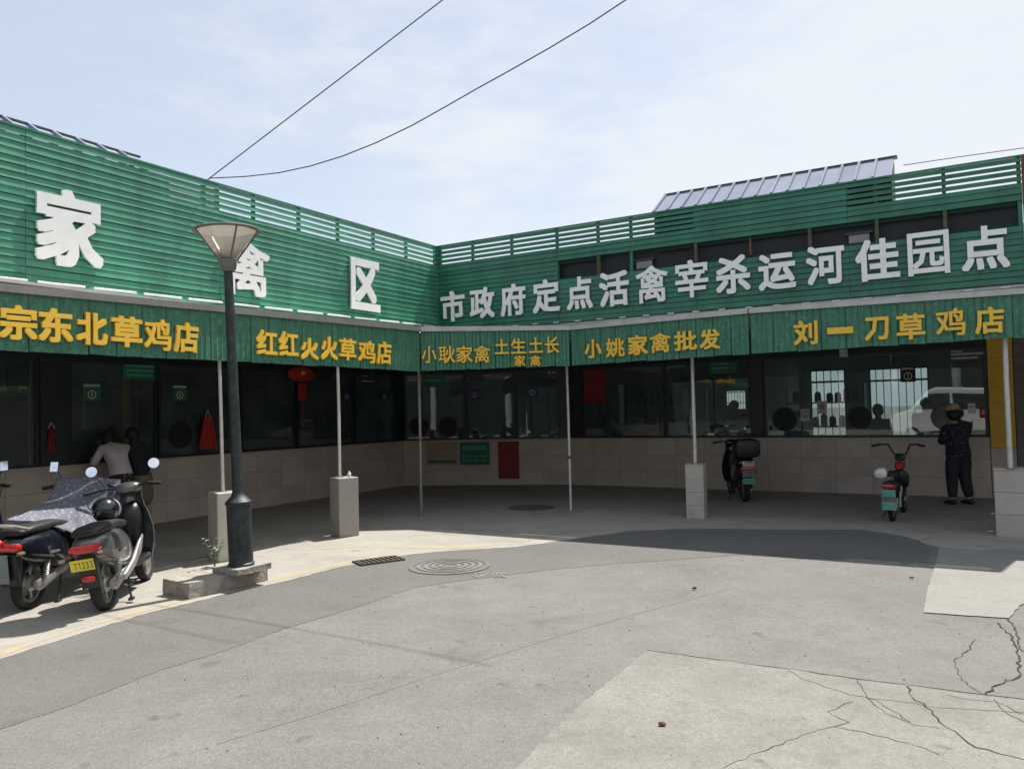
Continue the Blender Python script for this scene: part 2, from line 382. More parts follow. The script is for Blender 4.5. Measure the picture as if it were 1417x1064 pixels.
def link(name, me, parent=None, loc=None, rotz=None, bevel=0, **kw):
    o = bpy.data.objects.new(name, me); C.objects.link(o)
    if parent: o.parent = parent
    if loc is not None: o.location = loc
    if rotz is not None: o.rotation_euler = (0, 0, rotz)
    if bevel:
        b = o.modifiers.new('bevel', 'BEVEL'); b.width = bevel; b.segments = 2; b.limit_method = 'ANGLE'
    for k, v in kw.items(): o[k] = v
    return o
def thing(name, label, cat, loc=(0, 0, 0), rotz=0, group=None):
    o = bpy.data.objects.new(name, None); C.objects.link(o); o.empty_display_size = .2
    o.location = loc; o.rotation_euler = (0, 0, rotz); o['label'] = label; o['category'] = cat
    if group: o['group'] = group
    return o
def tag(o, label, cat, group=None):
    o['label'] = label; o['category'] = cat
    if group: o['group'] = group
    return o
def struct(o, kind='structure'): o['kind'] = kind; return o
def sheet(name, pts, z, mat, parent=None, kind='structure', label=None):
    """flat sheet at height z from ground points, given as (x, y)"""
    P2 = [V((p[0], p[1])) for p in pts]; n = len(P2)
    vs, _, fs, *_r = delaunay_2d_cdt(P2, [(i, (i + 1) % n) for i in range(n)], [], 1, 1e-5)
    me = bpy.data.meshes.new(name); me.from_pydata([(v.x, v.y, z) for v in vs], [], [tuple(f) for f in fs]); me.update()
    if me.polygons and me.polygons[0].normal.z < 0: me.flip_normals()
    me.materials.append(MT[mat]); o = link(name, me, parent)
    if kind: o['kind'] = kind
    return o
def jitter(pts, amp, step, seed=0):
    """breaks a polyline up into short uneven pieces"""
    out = [V((*pts[0][:2], 0))]; rnd = random.Random(seed)
    for a, b in zip(pts[:-1], pts[1:]):
        a = V((*a[:2], 0)); b = V((*b[:2], 0)); L = (b - a).length; k = max(1, int(L / step)); d = (b - a).normalized(); nn = V((-d.y, d.x, 0))
        for i in range(1, k + 1): out.append(a.lerp(b, i / k) + (nn * rnd.uniform(-amp, amp) if i < k else V((0, 0, 0))))
    return out
def ribbon(mb, pts, w, z, seed=0, taper=True):
    rnd = random.Random(seed); n = len(pts); vs = []; fs = []
    for i, p in enumerate(pts):
        d = (pts[min(i + 1, n - 1)] - pts[max(i - 1, 0)]).normalized(); nn = V((-d.y, d.x, 0))
        ww = w * rnd.uniform(.35, 1.3) * .5
        vs += [V((p.x, p.y, z)) + nn * ww, V((p.x, p.y, z)) - nn * ww]
        if i: fs.append((2 * i - 2, 2 * i - 1, 2 * i + 1, 2 * i))
    mb.add(vs, fs)

# ------------------------------------------------------------------ ground
sheet('ground', [(-300, -300), (300, -300), (300, 300), (-300, 300)], 0, 'asphalt')
edge_px = [(0, 912), (60, 893), (130, 871), (200, 850), (262, 835), (330, 818), (400, 803), (450, 790), (500, 779), (540, 771), (600, 764), (660, 760), (715, 757), (757, 751)]
edge = [g(*q) for q in edge_px]
first = V(edge[0]); d0 = (V(edge[0]) - V(edge[2])).normalized()
edge = [first + d0 * 14] + edge
in_px = [(800, 745), (870, 735), (960, 731), (1075, 733), (1190, 733), (1250, 742), (1300, 757), (1417, 762)]
inn = [g(*q) for q in in_px]
inn.append(inn[-1] + uR * 8)
far = [PR(16, 1), PR(16, 6), PR(0, 8), PL(4, 6), PL(-20, 6), PL(-20, 0)]
je = jitter(edge + inn, .012, .08, 3)
sheet('pavement', [(p.x, p.y) for p in je] + [(p.x, p.y) for p in far], .004, 'concrete_floor')
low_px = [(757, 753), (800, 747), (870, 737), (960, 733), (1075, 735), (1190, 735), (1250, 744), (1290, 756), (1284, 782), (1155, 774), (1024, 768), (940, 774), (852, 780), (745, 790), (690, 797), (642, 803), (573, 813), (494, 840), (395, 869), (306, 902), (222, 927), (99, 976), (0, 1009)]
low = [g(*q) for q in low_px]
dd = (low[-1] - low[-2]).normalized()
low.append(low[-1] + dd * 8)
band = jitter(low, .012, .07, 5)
sheet('asphalt_shade_strip', [(p.x, p.y) for p in edge[0:1]] + [(p.x, p.y) for p in edge[1:]] + [(p.x, p.y) for p in band[:]], .0025, 'asphalt_dark')  # left part is darker asphalt; right end paints the right signboard's shadow edge
yl = [V((p.x, p.y, 0)) for p in jitter([e + V((-.10, .12, 0)) for e in edge[:-4]], .008, .3, 9)]
mb = MB(); ribbon(mb, yl, .14, .0056, 4); struct(mb.build('yellow_line', 'yellow_line'))
mb = MB(); ribbon(mb, jitter([g(*q) for q in [(404, 762), (480, 757), (560, 757), (640, 757), (700, 752)]], .015, .25, 2), .20, .0056, 4)
struct(mb.build('yellow_line', 'yellow_line'))
pp = [g(1300, 758), g(1292, 790), g(1282, 820), g(1278, 848), g(1330, 852), g(1396, 856), g(1412, 838), g(1450, 820)]
sheet('pavement_patch', [(p.x, p.y) for p in jitter(pp, .006, .06, 6)] + [(g(1500, 765).x, g(1500, 765).y)], .008, 'concrete_pale')
q1 = [g(712, 1064), g(750, 1026), g(801, 978), g(850, 937), g(895, 900), g(990, 913), g(1090, 926), g(1186, 940), g(1270, 950), g(1363, 962), g(1417, 968)]
ddir = (q1[0] - q1[2]).normalized(); ed = (q1[-1] - q1[-3]).normalized()
q1 = [q1[0] + ddir * 5] + q1 + [q1[-1] + ed * 6]
jq = jitter(q1, .010, .05, 8)
sheet('concrete_slab', [(p.x, p.y) for p in jq] + [(10, -6), (-3.5, -6)], .004, 'concrete_patch')
mb = MB(); ribbon(mb, jitter([q1[5], q1[6], q1[7], q1[8], q1[9], q1[10], q1[11]], .008, .1, 8), .014, .0052, 3)
ribbon(mb, jq[:60], .007, .0052, 3)
cr_px = [[(1090, 928), (1110, 940), (1175, 962), (1210, 968), (1260, 1000)], [(1186, 941), (1194, 955), (1200, 966), (1225, 988), (1265, 1004), (1300, 1008)],
         [(1255, 950), (1262, 965), (1290, 984), (1300, 1000), (1330, 1020), (1350, 1035), (1417, 1052), (1500, 1060)],
         [(1200, 968), (1250, 972), (1300, 980), (1380, 984), (1417, 987), (1500, 996)], [(1000, 1064), (1050, 1042), (1110, 1018), (1155, 1006), (1175, 1000), (1145, 985), (1180, 972)],
         [(1155, 1006), (1210, 1018), (1260, 1030), (1300, 1045)], [(1380, 862), (1400, 880), (1408, 905), (1412, 935), (1380, 948), (1362, 962)],
         [(1362, 962), (1330, 940), (1320, 915), (1340, 900), (1350, 885)], [(1395, 856), (1405, 868), (1414, 900), (1450, 930)], [(1310, 962), (1335, 968), (1380, 972), (1417, 990)], [(1375, 968), (1390, 985), (1417, 1000)]]
for i, c in enumerate(cr_px): ribbon(mb, jitter([g(*q) for q in c], .012, .05, i + 20), .006 if i not in (2, 6, 8) else .012, .0050, i)
struct(mb.build('crack', 'crack'), 'stuff')
mb = MB(); ribbon(mb, jitter([g(*q) for q in [(300, 1029), (420, 993), (520, 961), (620, 928), (700, 903), (800, 872), (900, 844), (1020, 812)]], .006, .2, 11), .009, .0014, 3)
struct(mb.build('asphalt_seam', 'seam'), 'stuff')
# loose grit and dead leaves lying about
mb = MB(); rr = random.Random(4)
for k in range(150):
    x, y = rr.uniform(0, 1417), rr.uniform(765, 1060); p = g(x, y); s_ = rr.uniform(.003, .009)
    mb.add([p + V((math.cos(a) * s_ * rr.uniform(.6, 1.3), math.sin(a) * s_ * rr.uniform(.5, 1.2), .0005)) for a in (0, 1.3, 2.5, 3.7, 5)] + [p + V((0, 0, .0045 + s_ * .5))], [(0, 1, 5), (1, 2, 5), (2, 3, 5), (3, 4, 5), (4, 0, 5)])
struct(mb.build('grit', 'seam'), 'stuff')
mb = MB()
for k in range(34):
    p = g(rr.uniform(655, 702), rr.uniform(793, 800)); s_ = rr.uniform(.012, .035)
    mb.ell(p + V((0, 0, .004)), (s_, s_ * .7, s_ * .35), 6, 4)
struct(mb.build('mortar_crumbs', 'concrete_pale'), 'stuff')
for k, (x, y, mt_, nm, lb_) in enumerate([(1262, 801, 'rust', 'dry_leaf', 'small dry brown leaf lying on the pale pavement patch'), (961, 816, 'rubber', 'dark_stone', 'dark pebble on the open asphalt below the narrow tiled plinth'),
        (1375, 712, 'white_cloth', 'crumpled_paper', 'crumpled white paper lying left of the wide tiled plinth'), (1372, 737, 'white_cloth', 'crumpled_paper', 'small white scrap at the foot of the wide tiled plinth'), (916, 1005, 'rust', 'dry_leaf', 'dry leaf on the cracked concrete slab in the foreground')]):
    p = g(x, y); s_ = .05 if 'paper' in nm else .022; mb = MB(); mb.ell((0, 0, .008), (s_, s_ * .6, .010), 9, 6)
    mb.v = [v + V(tuple(noise.noise_vector(v * 40 + V((k, 0, 0))))) * s_ * .35 for v in mb.v]; mb.v = [V((v.x, v.y, max(0, v.z))) for v in mb.v]
    tag(mb.build(nm, mt_), lb_, 'litter' if 'paper' in nm else nm.replace('_', ' ')).location = (p.x, p.y, .009)
# manhole covers
def manhole(px, rad, label, mat='drain_iron', rings=4):
    p = g(*px); t = thing('manhole_cover', label, 'manhole cover', (p.x, p.y, 0))
    mb = MB(); mb.lathe([(rad * 1.12, .0), (rad * 1.12, .012), (rad * 1.01, .014), (rad * 1.01, .0)], 32, closed=True); mb.build('rim', 'asphalt' if rings else mat, t, 30)
    mb = MB(); mb.lathe([(rad, .002), (rad, .010), (0.01, .010)], 32); d = mb.build('cover', mat, t, 30)
    mb = MB()
    for k in range(rings): mb.lathe([(rad * (.9 - k * .2), .010), (rad * (.9 - k * .2), .017), (rad * (.82 - k * .2), .017), (rad * (.82 - k * .2), .010)], 28, closed=True)
    if rings: mb.build('ring', 'ring_pale', d, 30)
manhole((622, 784), .40, 'round manhole cover with pale worn rings near the tip of the sunlit strip', 'asphalt_dark')
manhole((1337, 752), .44, 'round manhole cover flush with the concrete before the right tiled plinth', 'concrete_floor', 0)
manhole((735, 703), .36, 'dark round manhole cover in the shade beside the thin bare pole', 'asphalt_dark', 0)
p = g(524, 777); t = thing('drain_grate', 'rusty rectangular drain grate at the edge of the pavement by the yellow line', 'drain grate', (p.x, p.y, 0), R_(33))
mb = MB(); mb.box(-.25, .25, -.12, .12, .005, .009); mb.build('pit', 'crack', t)
mb = MB()
for a in ((-.27, .27, -.14, -.12), (-.27, .27, .12, .14), (-.27, -.25, -.12, .12), (.25, .27, -.12, .12)): mb.box(*a, .005, .024)
mb.build('frame', 'drain_iron', t)
bar = MB().box(-.012, .012, -.12, .12, .009, .022).mesh('bar', 'drain_iron')
for k in range(8): link('bar', bar, t, (-.21 + k * .06, 0, 0))

# ------------------------------------------------------------------ lettering
def glyph(ch, W, H, dep, mat, bold=.026):
    """solid character, thickened by laying shifted copies of its strokes over one another"""
    c = bpy.data.curves.new('t', 'FONT'); c.body = ch; c.extrude = .5; c.resolution_u = 2
    o = bpy.data.objects.new('t', c); C.objects.link(o)
    dg = bpy.context.evaluated_depsgraph_get(); me = bpy.data.meshes.new_from_object(o.evaluated_get(dg))
    bpy.data.objects.remove(o); bpy.data.curves.remove(c)
    vs = [v.co.copy() for v in me.vertices]; fs = [tuple(p.vertices) for p in me.polygons]; n = len(vs)
    V2 = []; F2 = []; q = bold * (.55 if ch in '禽宰耿姚鸡园' else .9)
    for i, (dx, dy) in enumerate([(0, 0), (q, q), (-q, q), (q, -q), (-q, -q), (q, 0), (-q, 0), (0, q), (0, -q)]):
        V2 += [V((v.x + dx, v.y + dy, v.z * (1 - i * .004))) for v in vs]; F2 += [tuple(j + i * n for j in f) for f in fs]
    xs = [v.x for v in V2]; ys = [v.y for v in V2]; x0, x1, y0, y1 = min(xs), max(xs), min(ys), max(ys)
    W = max(W, .01); H = max(H, .01)
    V2 = [((v.x - (x0 + x1) / 2) / (x1 - x0) * W, -(v.z + .5) * dep, (v.y - (y0 + y1) / 2) / (y1 - y0) * H) for v in V2]
    me2 = bpy.data.meshes.new('letter'); me2.from_pydata(V2, [], F2); me2.materials.append(MT[mat]); return me2
def letters(root, fn, off, chars, mat, dep, stand, bold, tilt=0):
    """chars: (char, x0, x1, y0, y1) as seen on the facade; placed on its plane"""
    for ch, x0, x1, y0, y1 in chars:
        ym = (y0 + y1) / 2; xm = (x0 + x1) / 2
        u0 = fn(x0, ym, off)[0]; u1 = fn(x1, ym, off)[0]
        zt = fn(xm, y0, off)[1]; zb = fn(xm, y1, off)[1]
        me = glyph(ch, u1 - u0, zt - zb, dep, mat, bold)
        o = link('letter', me, root, ((u0 + u1) / 2, off - stand, (zt + zb) / 2)); o['label'] = 'character ' + ch
        o.rotation_euler = (0, random.uniform(-.008, .008), 0)

# ------------------------------------------------------------------ slatted fascias
PITCHS = .078
def slat_mesh(L, mat, h=.072):
    prof = [(-.018, 0), (-.017, .004), (-.005, h), (.004, h), (.004, .004), (-.006, 0)]
    return MB().prism(prof, 0, L, 'x').mesh('slat', mat)
def slatboard(label, ang, segs, skip, mat, posts, zb0, zt, back_z, loc=C3):
    t = thing('slatted_signboard', label, 'signboard', loc, ang, 'green slatted signboards over the market front')
    cache = {}; rnd = random.Random(2)
    rows = int((zt - zb0) / PITCHS)
    for (a, b) in segs:
        for r in range(rows):
            z = zt - .012 - (r + 1) * PITCHS + .014
            if skip and skip(a, b, z): continue
            L = round(b - a - .004, 4)
            h_ = .056 if r < 5 and not ((ang > 0 and a < -4.9) or (ang < 0 and 4.7 < a < 6.8)) else .0735
            if (L, h_) not in cache: cache[(L, h_)] = slat_mesh(L, mat, h_)
            o = link('slat', cache[(L, h_)], t, (a + .002, rnd.uniform(-.002, .002), z + rnd.uniform(-.0025, .0025)))
            o.rotation_euler = (rnd.uniform(-.02, .03), 0, 0)
            if rnd.random() < .05: o.rotation_euler = (rnd.uniform(-.09, .09), rnd.uniform(-.0015, .0015), 0)
    for u in posts:
        MB().box(u - .022, u + .022, .008, .048, zb0, zt - .01).build('post', 'post_green', t)
    return t
fasL = slatboard('long green slatted signboard carrying three big white characters on the left wing', AL,
                 [(-12.0, -9.6), (-9.6, -7.2), (-7.2, -4.8), (-4.8, -2.4), (-2.4, -.02)], None, 'slat_green',
                 [-9.5, -8.3, -7.2, -6.0, -5.02, -4.81, -4.22, -3.39, -2.58, -1.75, -.89, -.05], 3.1, HT, 4.25)
MB().box(-12.0, -.03, .05, .062, 3.1, 4.30).build('backing_sheet', 'backing', fasL)
MB().box(-12.0, -5.6, .05, .062, 4.302, 4.57).build('backing_sheet', 'backing', fasL)
MB().box(-12.0, -.0, -.02, .05, HT - .012, HT + .012).build('top_rail', 'post_green', fasL)
letters(fasL, onL, -.03, [('家', 46.6, 141, 264, 370), ('禽', 309, 371.5, 333, 409.5), ('区', 484, 524, 360, 430)], 'letter_white', .03, .0, .035)
def gapR(a, b, z): return a > 2.3 and 3.845 < z + .03 < 4.10
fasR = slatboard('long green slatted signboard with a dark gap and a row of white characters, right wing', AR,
                 [(.02, 2.44), (2.44, 4.75), (4.75, 6.87), (6.87, 8.86)], gapR, 'slat_green_painted_shade',
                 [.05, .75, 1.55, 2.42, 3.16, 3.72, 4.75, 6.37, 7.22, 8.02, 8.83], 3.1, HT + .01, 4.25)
MB().box(.03, 2.44, .05, .062, 3.1, 4.36).build('backing_sheet', 'backing', fasR)
MB().box(2.44, 8.86, .05, .062, 3.1, 3.86).build('backing_sheet', 'backing', fasR)
MB().box(2.44, 3.2, .05, .062, 4.09, 4.34).build('backing_sheet', 'backing', fasR)
MB().box(4.1, 7.42, .05, .062, 4.09, 4.66).build('backing_sheet', 'backing', fasR)
MB().box(7.42, 8.86, .05, .062, 4.09, 4.30).build('backing_sheet', 'backing', fasR)
MB().box(-.03, .03, -.035, .03, 3.1, HT + .02).build('corner_post', 'post_green', fasR)
MB().box(.032, 8.9, -.02, .05, HT - .002, HT + .022).build('top_rail', 'post_green', fasR)
MB().box(8.862, 8.9, -.03, .05, 3.1, HT - .003).build('end_post', 'rust', fasR)
for u in (3.16, 4.75, 5.56, 6.37, 7.22, 8.02): MB().box(u - .014, u + .014, -.015, .007, 3.86, 4.10).build('gap_post', 'rust', fasR)
Rc = [('市', 611, 644, 403, 445), ('政', 651, 685, 398, 440.5), ('府', 693.6, 728, 393, 437), ('定', 738, 775, 387, 432.6), ('点', 785, 820.6, 383, 428), ('活', 830, 871, 376, 424),
      ('禽', 881, 925, 368, 419), ('宰', 935, 980.6, 360, 412), ('杀', 991, 1038.5, 354, 406.5), ('运', 1050, 1101.6, 351, 401), ('河', 1116, 1169, 340, 394), ('佳', 1184, 1245, 331, 388.6),
      ('园', 1256, 1314, 321, 380.6), ('点', 1330, 1397, 313, 373.6)]
letters(fasR, onR, -.03, Rc, 'letter_white', .028, 0, .03)

for k in range(20):  # white strips paint the sun glints along the signboard's bottom edge
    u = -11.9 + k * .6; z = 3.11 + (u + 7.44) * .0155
    fl = MB().box(0, .50, -.052, -.028, 0, .020).build('glint_strip', 'paint_white', fasL); fl.location = (u, 0, z + .012); fl.rotation_euler = (.5, -.018 + random.uniform(-.004, .004), 0)
for k in range(22):  # shorter strips, the same painted glints on the right wing
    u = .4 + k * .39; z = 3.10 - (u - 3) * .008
    fl = MB().box(0, .10, -.050, -.030, 0, .014).build('glint_strip', 'paint_white', fasR); fl.location = (u, 0, z + .012)

# ------------------------------------------------------------------ awning signs with their gutter trim
OL, OR = -.55, -.06          # the awnings hang this far in front of the two signboard planes
def awning(label, P0, P1, z0t, z1t, z0b, z1b, trim_mat, npan, group='green awning signs under the signboards', trim=.075, lip=.0):
    """P0,P1 ground points of the two ends (left, right); top and bottom heights at both ends"""
    d = (P1 - P0); L = d.length; ang = math.atan2(d.y, d.x)
    t = thing('awning_sign', label, 'awning sign', (P0.x, P0.y, 0), ang, group)
    rnd = random.Random(npan)
    for i in range(npan):
        a, b = i / npan, (i + 1) / npan
        x0, x1 = a * L + .004, b * L - .004
        zt0, zt1 = z0t + (z1t - z0t) * a, z0t + (z1t - z0t) * b
        zb0, zb1 = z0b + (z1b - z0b) * a + rnd.uniform(-.008, .008), z0b + (z1b - z0b) * b + rnd.uniform(-.008, .008)
        w_ = x1 - x0; mb = MB(); ks = [0, .05, .22, .26, .30, .47, .51, .55, .72, .76, .80, .95, 1]; yy = [0, -.010, -.009, -.018, -.009, -.009, -.018, -.009, -.009, -.018, -.009, -.010, 0]
        ring = []
        front = [V((w_ * (k - .5), y, 0)) for k, y in zip(ks, yy)]
        vs = []; m_ = len(ks)
        for zs in (0, 1):
            for k, y in zip(ks, yy):
                z = (zt0 + (zt1 - zt0) * k) if zs else (zb0 + (zb1 - zb0) * k)
                vs.append(V((w_ * (k - .5), y, z - 2.7)))
            for k in reversed(ks):
                z = (zt0 + (zt1 - zt0) * k) if zs else (zb0 + (zb1 - zb0) * k)
                vs.append(V((w_ * (k - .5), .006, z - 2.7)))
        mb.loft([vs[:2 * m_], vs[2 * m_:]])
        o = mb.build('panel', 'awning_print', t); o.location = ((x0 + x1) / 2, rnd.uniform(-.003, .003), 2.7)
        o.rotation_euler = (rnd.uniform(-.012, .012), 0, 0)
    # gutter trim above the panels, square steel lip
    mb = MB(); h = trim
    y0, y1 = -.045, .05
    A = [V((0, y0, z0t + .0)), V((0, y1, z0t)), V((0, y1, z0t + h)), V((0, y0 + .012, z0t + h)), V((0, y0 + .012, z0t + h - .012)), V((0, y0, z0t + h - .012))]
    B = [V((L, y0, z1t + .0)), V((L, y1, z1t)), V((L, y1, z1t + h)), V((L, y0 + .012, z1t + h)), V((L, y0 + .012, z1t + h - .012)), V((L, y0, z1t + h - .012))]
    mb.loft([A, B]); mb.build('gutter', trim_mat, t)
    return t, L, ang
def lineL(px): return onL(px[0], px[1], OL)
def lineR(px): return onR(px[0], px[1], OR)
def fit(fn, a, b, u0, u1):
    (ua, za), (ub, zb) = fn(a), fn(b); k = (zb - za) / (ub - ua); return za + k * (u0 - ua), za + k * (u1 - ua)
ue = onL(581, 480, OL)[0]; um = onL(320, 470, OL)[0]; us = um - 5.6
tt = fit(lineL, (0, 404), (400, 441), us, um); tb = fit(lineL, (0, 484.7), (400, 504), us, um)
aw1 = awning('green leaf-print awning sign with large yellow characters, at the far left behind the lamp post', PL(us, OL), PL(um - .01, OL), tt[0], tt[1], tb[0], tb[1], 'trim_grey', 19)
tt = fit(lineL, (320, 434), (581, 459), um, ue); tb = fit(lineL, (320, 499.5), (572, 513.6), um, ue)
aw2 = awning('green awning sign with seven yellow characters, between the lamp post and the corner', PL(um + .01, OL), PL(ue, OL), tt[0], tt[1], tb[0], tb[1], 'trim_grey', 13)
vs_ = onR(789, 470, OR)[0]; vm = onR(1037, 450, OR)[0]; ve = vm + 5.4
PE = PL(ue, OL); PS = PR(vs_, OR)
tt = fit(lineR, (789, 457), (1037, 434), vs_, vm); tb = fit(lineR, (789, 506), (1037, 490), vs_, vm)
zr0 = onR(789, 457, OR)[1]; zr1 = onR(789, 506, OR)[1]
zl0 = onL(581, 459, OL)[1]; zl1 = onL(581, 513.5, OL)[1]
aw3 = awning('narrower green awning sign across the corner, yellow characters in two sizes', PE + V((.01, 0, 0)), PS - V((.01, 0, 0)), zl0, zr0, zl1, zr1, 'trim_light', 10)
aw4 = awning('green awning sign with six yellow characters, right of the thin bare pole', PR(vs_ + .01, OR), PR(vm - .01, OR), tt[0], tt[1], tb[0], tb[1], 'trim_light', 11)
tt = fit(lineR, (1037, 434), (1417, 407), vm, ve); tb = fit(lineR, (1037, 490), (1397, 468), vm, ve)
aw5 = awning('green awning sign with six widely spaced yellow characters, above the yellow panel', PR(vm + .01, OR), PR(ve, OR), tt[0], tt[1], tb[0], tb[1], 'trim_light', 17)
def aw_letters(aw, P0, nrm, chars, bold=.03):
    t, L, ang = aw; dv = V((math.cos(ang), math.sin(ang), 0)); nn = V((-dv.y, dv.x, 0)); d0 = P0.dot(nn)
    def fn(x, y, off):
        r = ray(x, y); P = r * ((d0 - .02) / r.dot(nn)) + V((0, 0, HC)); return (P - P0).dot(dv), P.z
    for ch, x0, x1, y0, y1 in chars:
        ym = (y0 + y1) / 2; xm = (x0 + x1) / 2
        u0 = fn(x0, ym, 0)[0]; u1 = fn(x1, ym, 0)[0]; zt = fn(xm, y0, 0)[1]; zb = fn(xm, y1, 0)[1]
        o = link('letter', glyph(ch, u1 - u0, zt - zb, .028, 'letter_yellow', bold), t, ((u0 + u1) / 2, -.020, (zt + zb) / 2)); o['label'] = 'yellow character ' + ch
        o.rotation_euler = (0, random.uniform(-.015, .015), 0)
aw_letters(aw1, PL(us, OL), nL, [('宗', -3, 49.5, 422.6, 470.6), ('东', 51.7, 99, 427, 474), ('北', 104, 147, 433, 477.6), ('草', 152, 195, 438, 480.5), ('鸡', 198, 235, 442, 485), ('店', 239, 273, 446.6, 488)], .038)
aw_letters(aw2, PL(um + .01, OL), nL, [('红', 353.7, 382, 457, 491), ('红', 384.6, 411, 459, 492.6), ('火', 415, 439, 468, 497.6), ('火', 443, 465.6, 466, 498), ('草', 468, 491, 468.7, 499), ('鸡', 494.5, 517.5, 471.6, 502.5), ('店', 520, 540, 473, 504)])
aw_letters(aw3, PE + V((.01, 0, 0)), None, [('小', 584, 604, 479, 502.5), ('耿', 607, 630, 479, 502.5), ('家', 631.6, 654, 479, 502), ('禽', 655.8, 678.5, 478.5, 502), ('土', 684.6, 704, 469, 490), ('生', 707, 728, 468.6, 489.4),
      ('土', 731.5, 751, 467, 488.4), ('长', 753.7, 773.5, 466, 489), ('家', 711.7, 727, 492, 506.7), ('禽', 732.7, 749, 492, 506.7)], .018)
aw_letters(aw4, PR(vs_ + .01, OR), None, [('小', 810, 833, 469.6, 495.8), ('姚', 839, 865, 468, 494), ('家', 870, 897, 464, 491.4), ('禽', 900, 929, 461, 488), ('批', 933.5, 965, 458, 485), ('发', 968.6, 997, 455.6, 483.5)])
aw_letters(aw5, PR(vm + .01, OR), None, [('刘', 1098.6, 1132, 443.6, 477), ('一', 1145, 1181, 453, 462), ('刀', 1196.6, 1230.4, 439, 471), ('草', 1240.7, 1280.5, 434, 470), ('鸡', 1295, 1336, 427, 465), ('店', 1349, 1390, 425, 462)])

# ------------------------------------------------------------------ market building
bld = thing('market_building', 'low L-shaped market hall with beige tiled counters and dark glass under a deep porch', 'building', (0, 0, 0))
def place(o, frame):
    if frame == 'L': o.location = C3; o.rotation_euler = (0, 0, AL)
    elif frame == 'R': o.location = C3; o.rotation_euler = (0, 0, AR)
    return o
RD = 4.2   # depth of the shop rooms
# corner facets of the counter wall
WA = PL(3.15, WL); WM = V((-1.1, 18.35, 0)); WB_u = 2.2 * 0 + ((V((1.25, 17.9, 0)) - C3).dot(uR)); WB = PR(WB_u, WR)
WALLS = [('L', PL(-12, WL), WA), ('A', WA, WM), ('B', WM, WB), ('R', WB, PR(8.42, WR))]
SILL = 1.05
def wall_frame(a, b):
    d = b - a; return d.length, math.atan2(d.y, d.x)
tile_cache = {}
for nm, a, b in WALLS:
    L, ang = wall_frame(a, b)
    base = MB().box(0, L, .012, .16, 0, SILL - .02).build('counter_wall', 'grout', bld); base.location = a; base.rotation_euler = (0, 0, ang)
    nt_ = max(1, round(L / .62)); tw = L / nt_
    for r, (z0, z1) in enumerate(((.006, .335), (.341, .675), (.681, 1.015))):
        key = (round(tw, 3), r)
        if key not in tile_cache:
            tile_cache[key] = MB().box(.003, tw - .003, 0, .012, z0, z1).mesh('tile', 'tile_beige')
        for i in range(nt_):
            link('tile', tile_cache[key], base, (i * tw, random.uniform(-.0012, .0012), 0))
    s_ = MB().box(0, L, -.02, .17, 1.018, SILL).build('counter_sill', 'tile_beige', bld, bevel=.004); s_.location = a; s_.rotation_euler = (0, 0, ang)
    s_ = MB().box(0, L, .01, .15, 2.62, 3.09).build('header', 'header_dark', bld); s_.location = a; s_.rotation_euler = (0, 0, ang)
# windows: (frame 'L','A','B','R', u from, u to)
def window(a, ang, x0, x1, label=None, top=2.62, open_lower=False):
    f = MB()
    f.box(x0, x0 + .05, .04, .11, SILL, top).box(x1 - .05, x1, .04, .11, SILL, top).box(x0 + .05, x1 - .05, .04, .11, SILL, SILL + .045).box(x0 + .05, x1 - .05, .04, .11, top - .05, top)
    fo = f.build('window', 'frame_dark', bld); fo.location = a; fo.rotation_euler = (0, 0, ang)
    MB().box(x0 + .05, x1 - .05, .07, .074, SILL + .045, top - .05).build('pane', 'window_glass', fo)
    return fo
def pillar(a, ang, x0, x1, mat='frame_dark'):
    o = MB().box(x0, x1, .0, .16, SILL, 2.62).build('pillar', mat, bld, bevel=.004); o.location = a; o.rotation_euler = (0, 0, ang); return o
aL0 = PL(-12, WL)
def uL2x(u): return u + 12
lp = [(-12, -9.2), (-9.0, -7.3), (-7.1, -5.2), (-4.78, -3.3), (-3.28, -1.6), (-1.58, -.2), (-.18, 1.5), (1.52, 2.98)]
for i, (u0, u1) in enumerate(lp): window(aL0, AL, uL2x(u0) + .002, uL2x(u1))
for u0, u1 in ((-9.2, -9.0), (-7.3, -7.1), (-5.2, -4.78), (2.98, 3.14)): pillar(aL0, AL, uL2x(u0) + .002, uL2x(u1))
La, aa = wall_frame(WA, WM); Lb, ab = wall_frame(WM, WB); Lr, ar = wall_frame(WB, PR(8.42, WR))
window(WA, aa, .03, La - .003); window(WM, ab, .003, Lb * .5); window(WM, ab, Lb * .5 + .002, Lb - .2); pillar(WM, ab, Lb - .198, Lb - .002)
def uR2x(u): return u - WB_u
pillar(WB, AR, .002, uR2x(.62) if uR2x(.62) > .1 else .1)
x_s = max(uR2x(.62), .1) + .002
window(WB, AR, x_s, uR2x(2.55)); window(WB, AR, uR2x(2.552), uR2x(4.36))
pillar(WB, AR, uR2x(4.362), uR2x(4.60))
window(WB, AR, uR2x(4.602), uR2x(8.41))
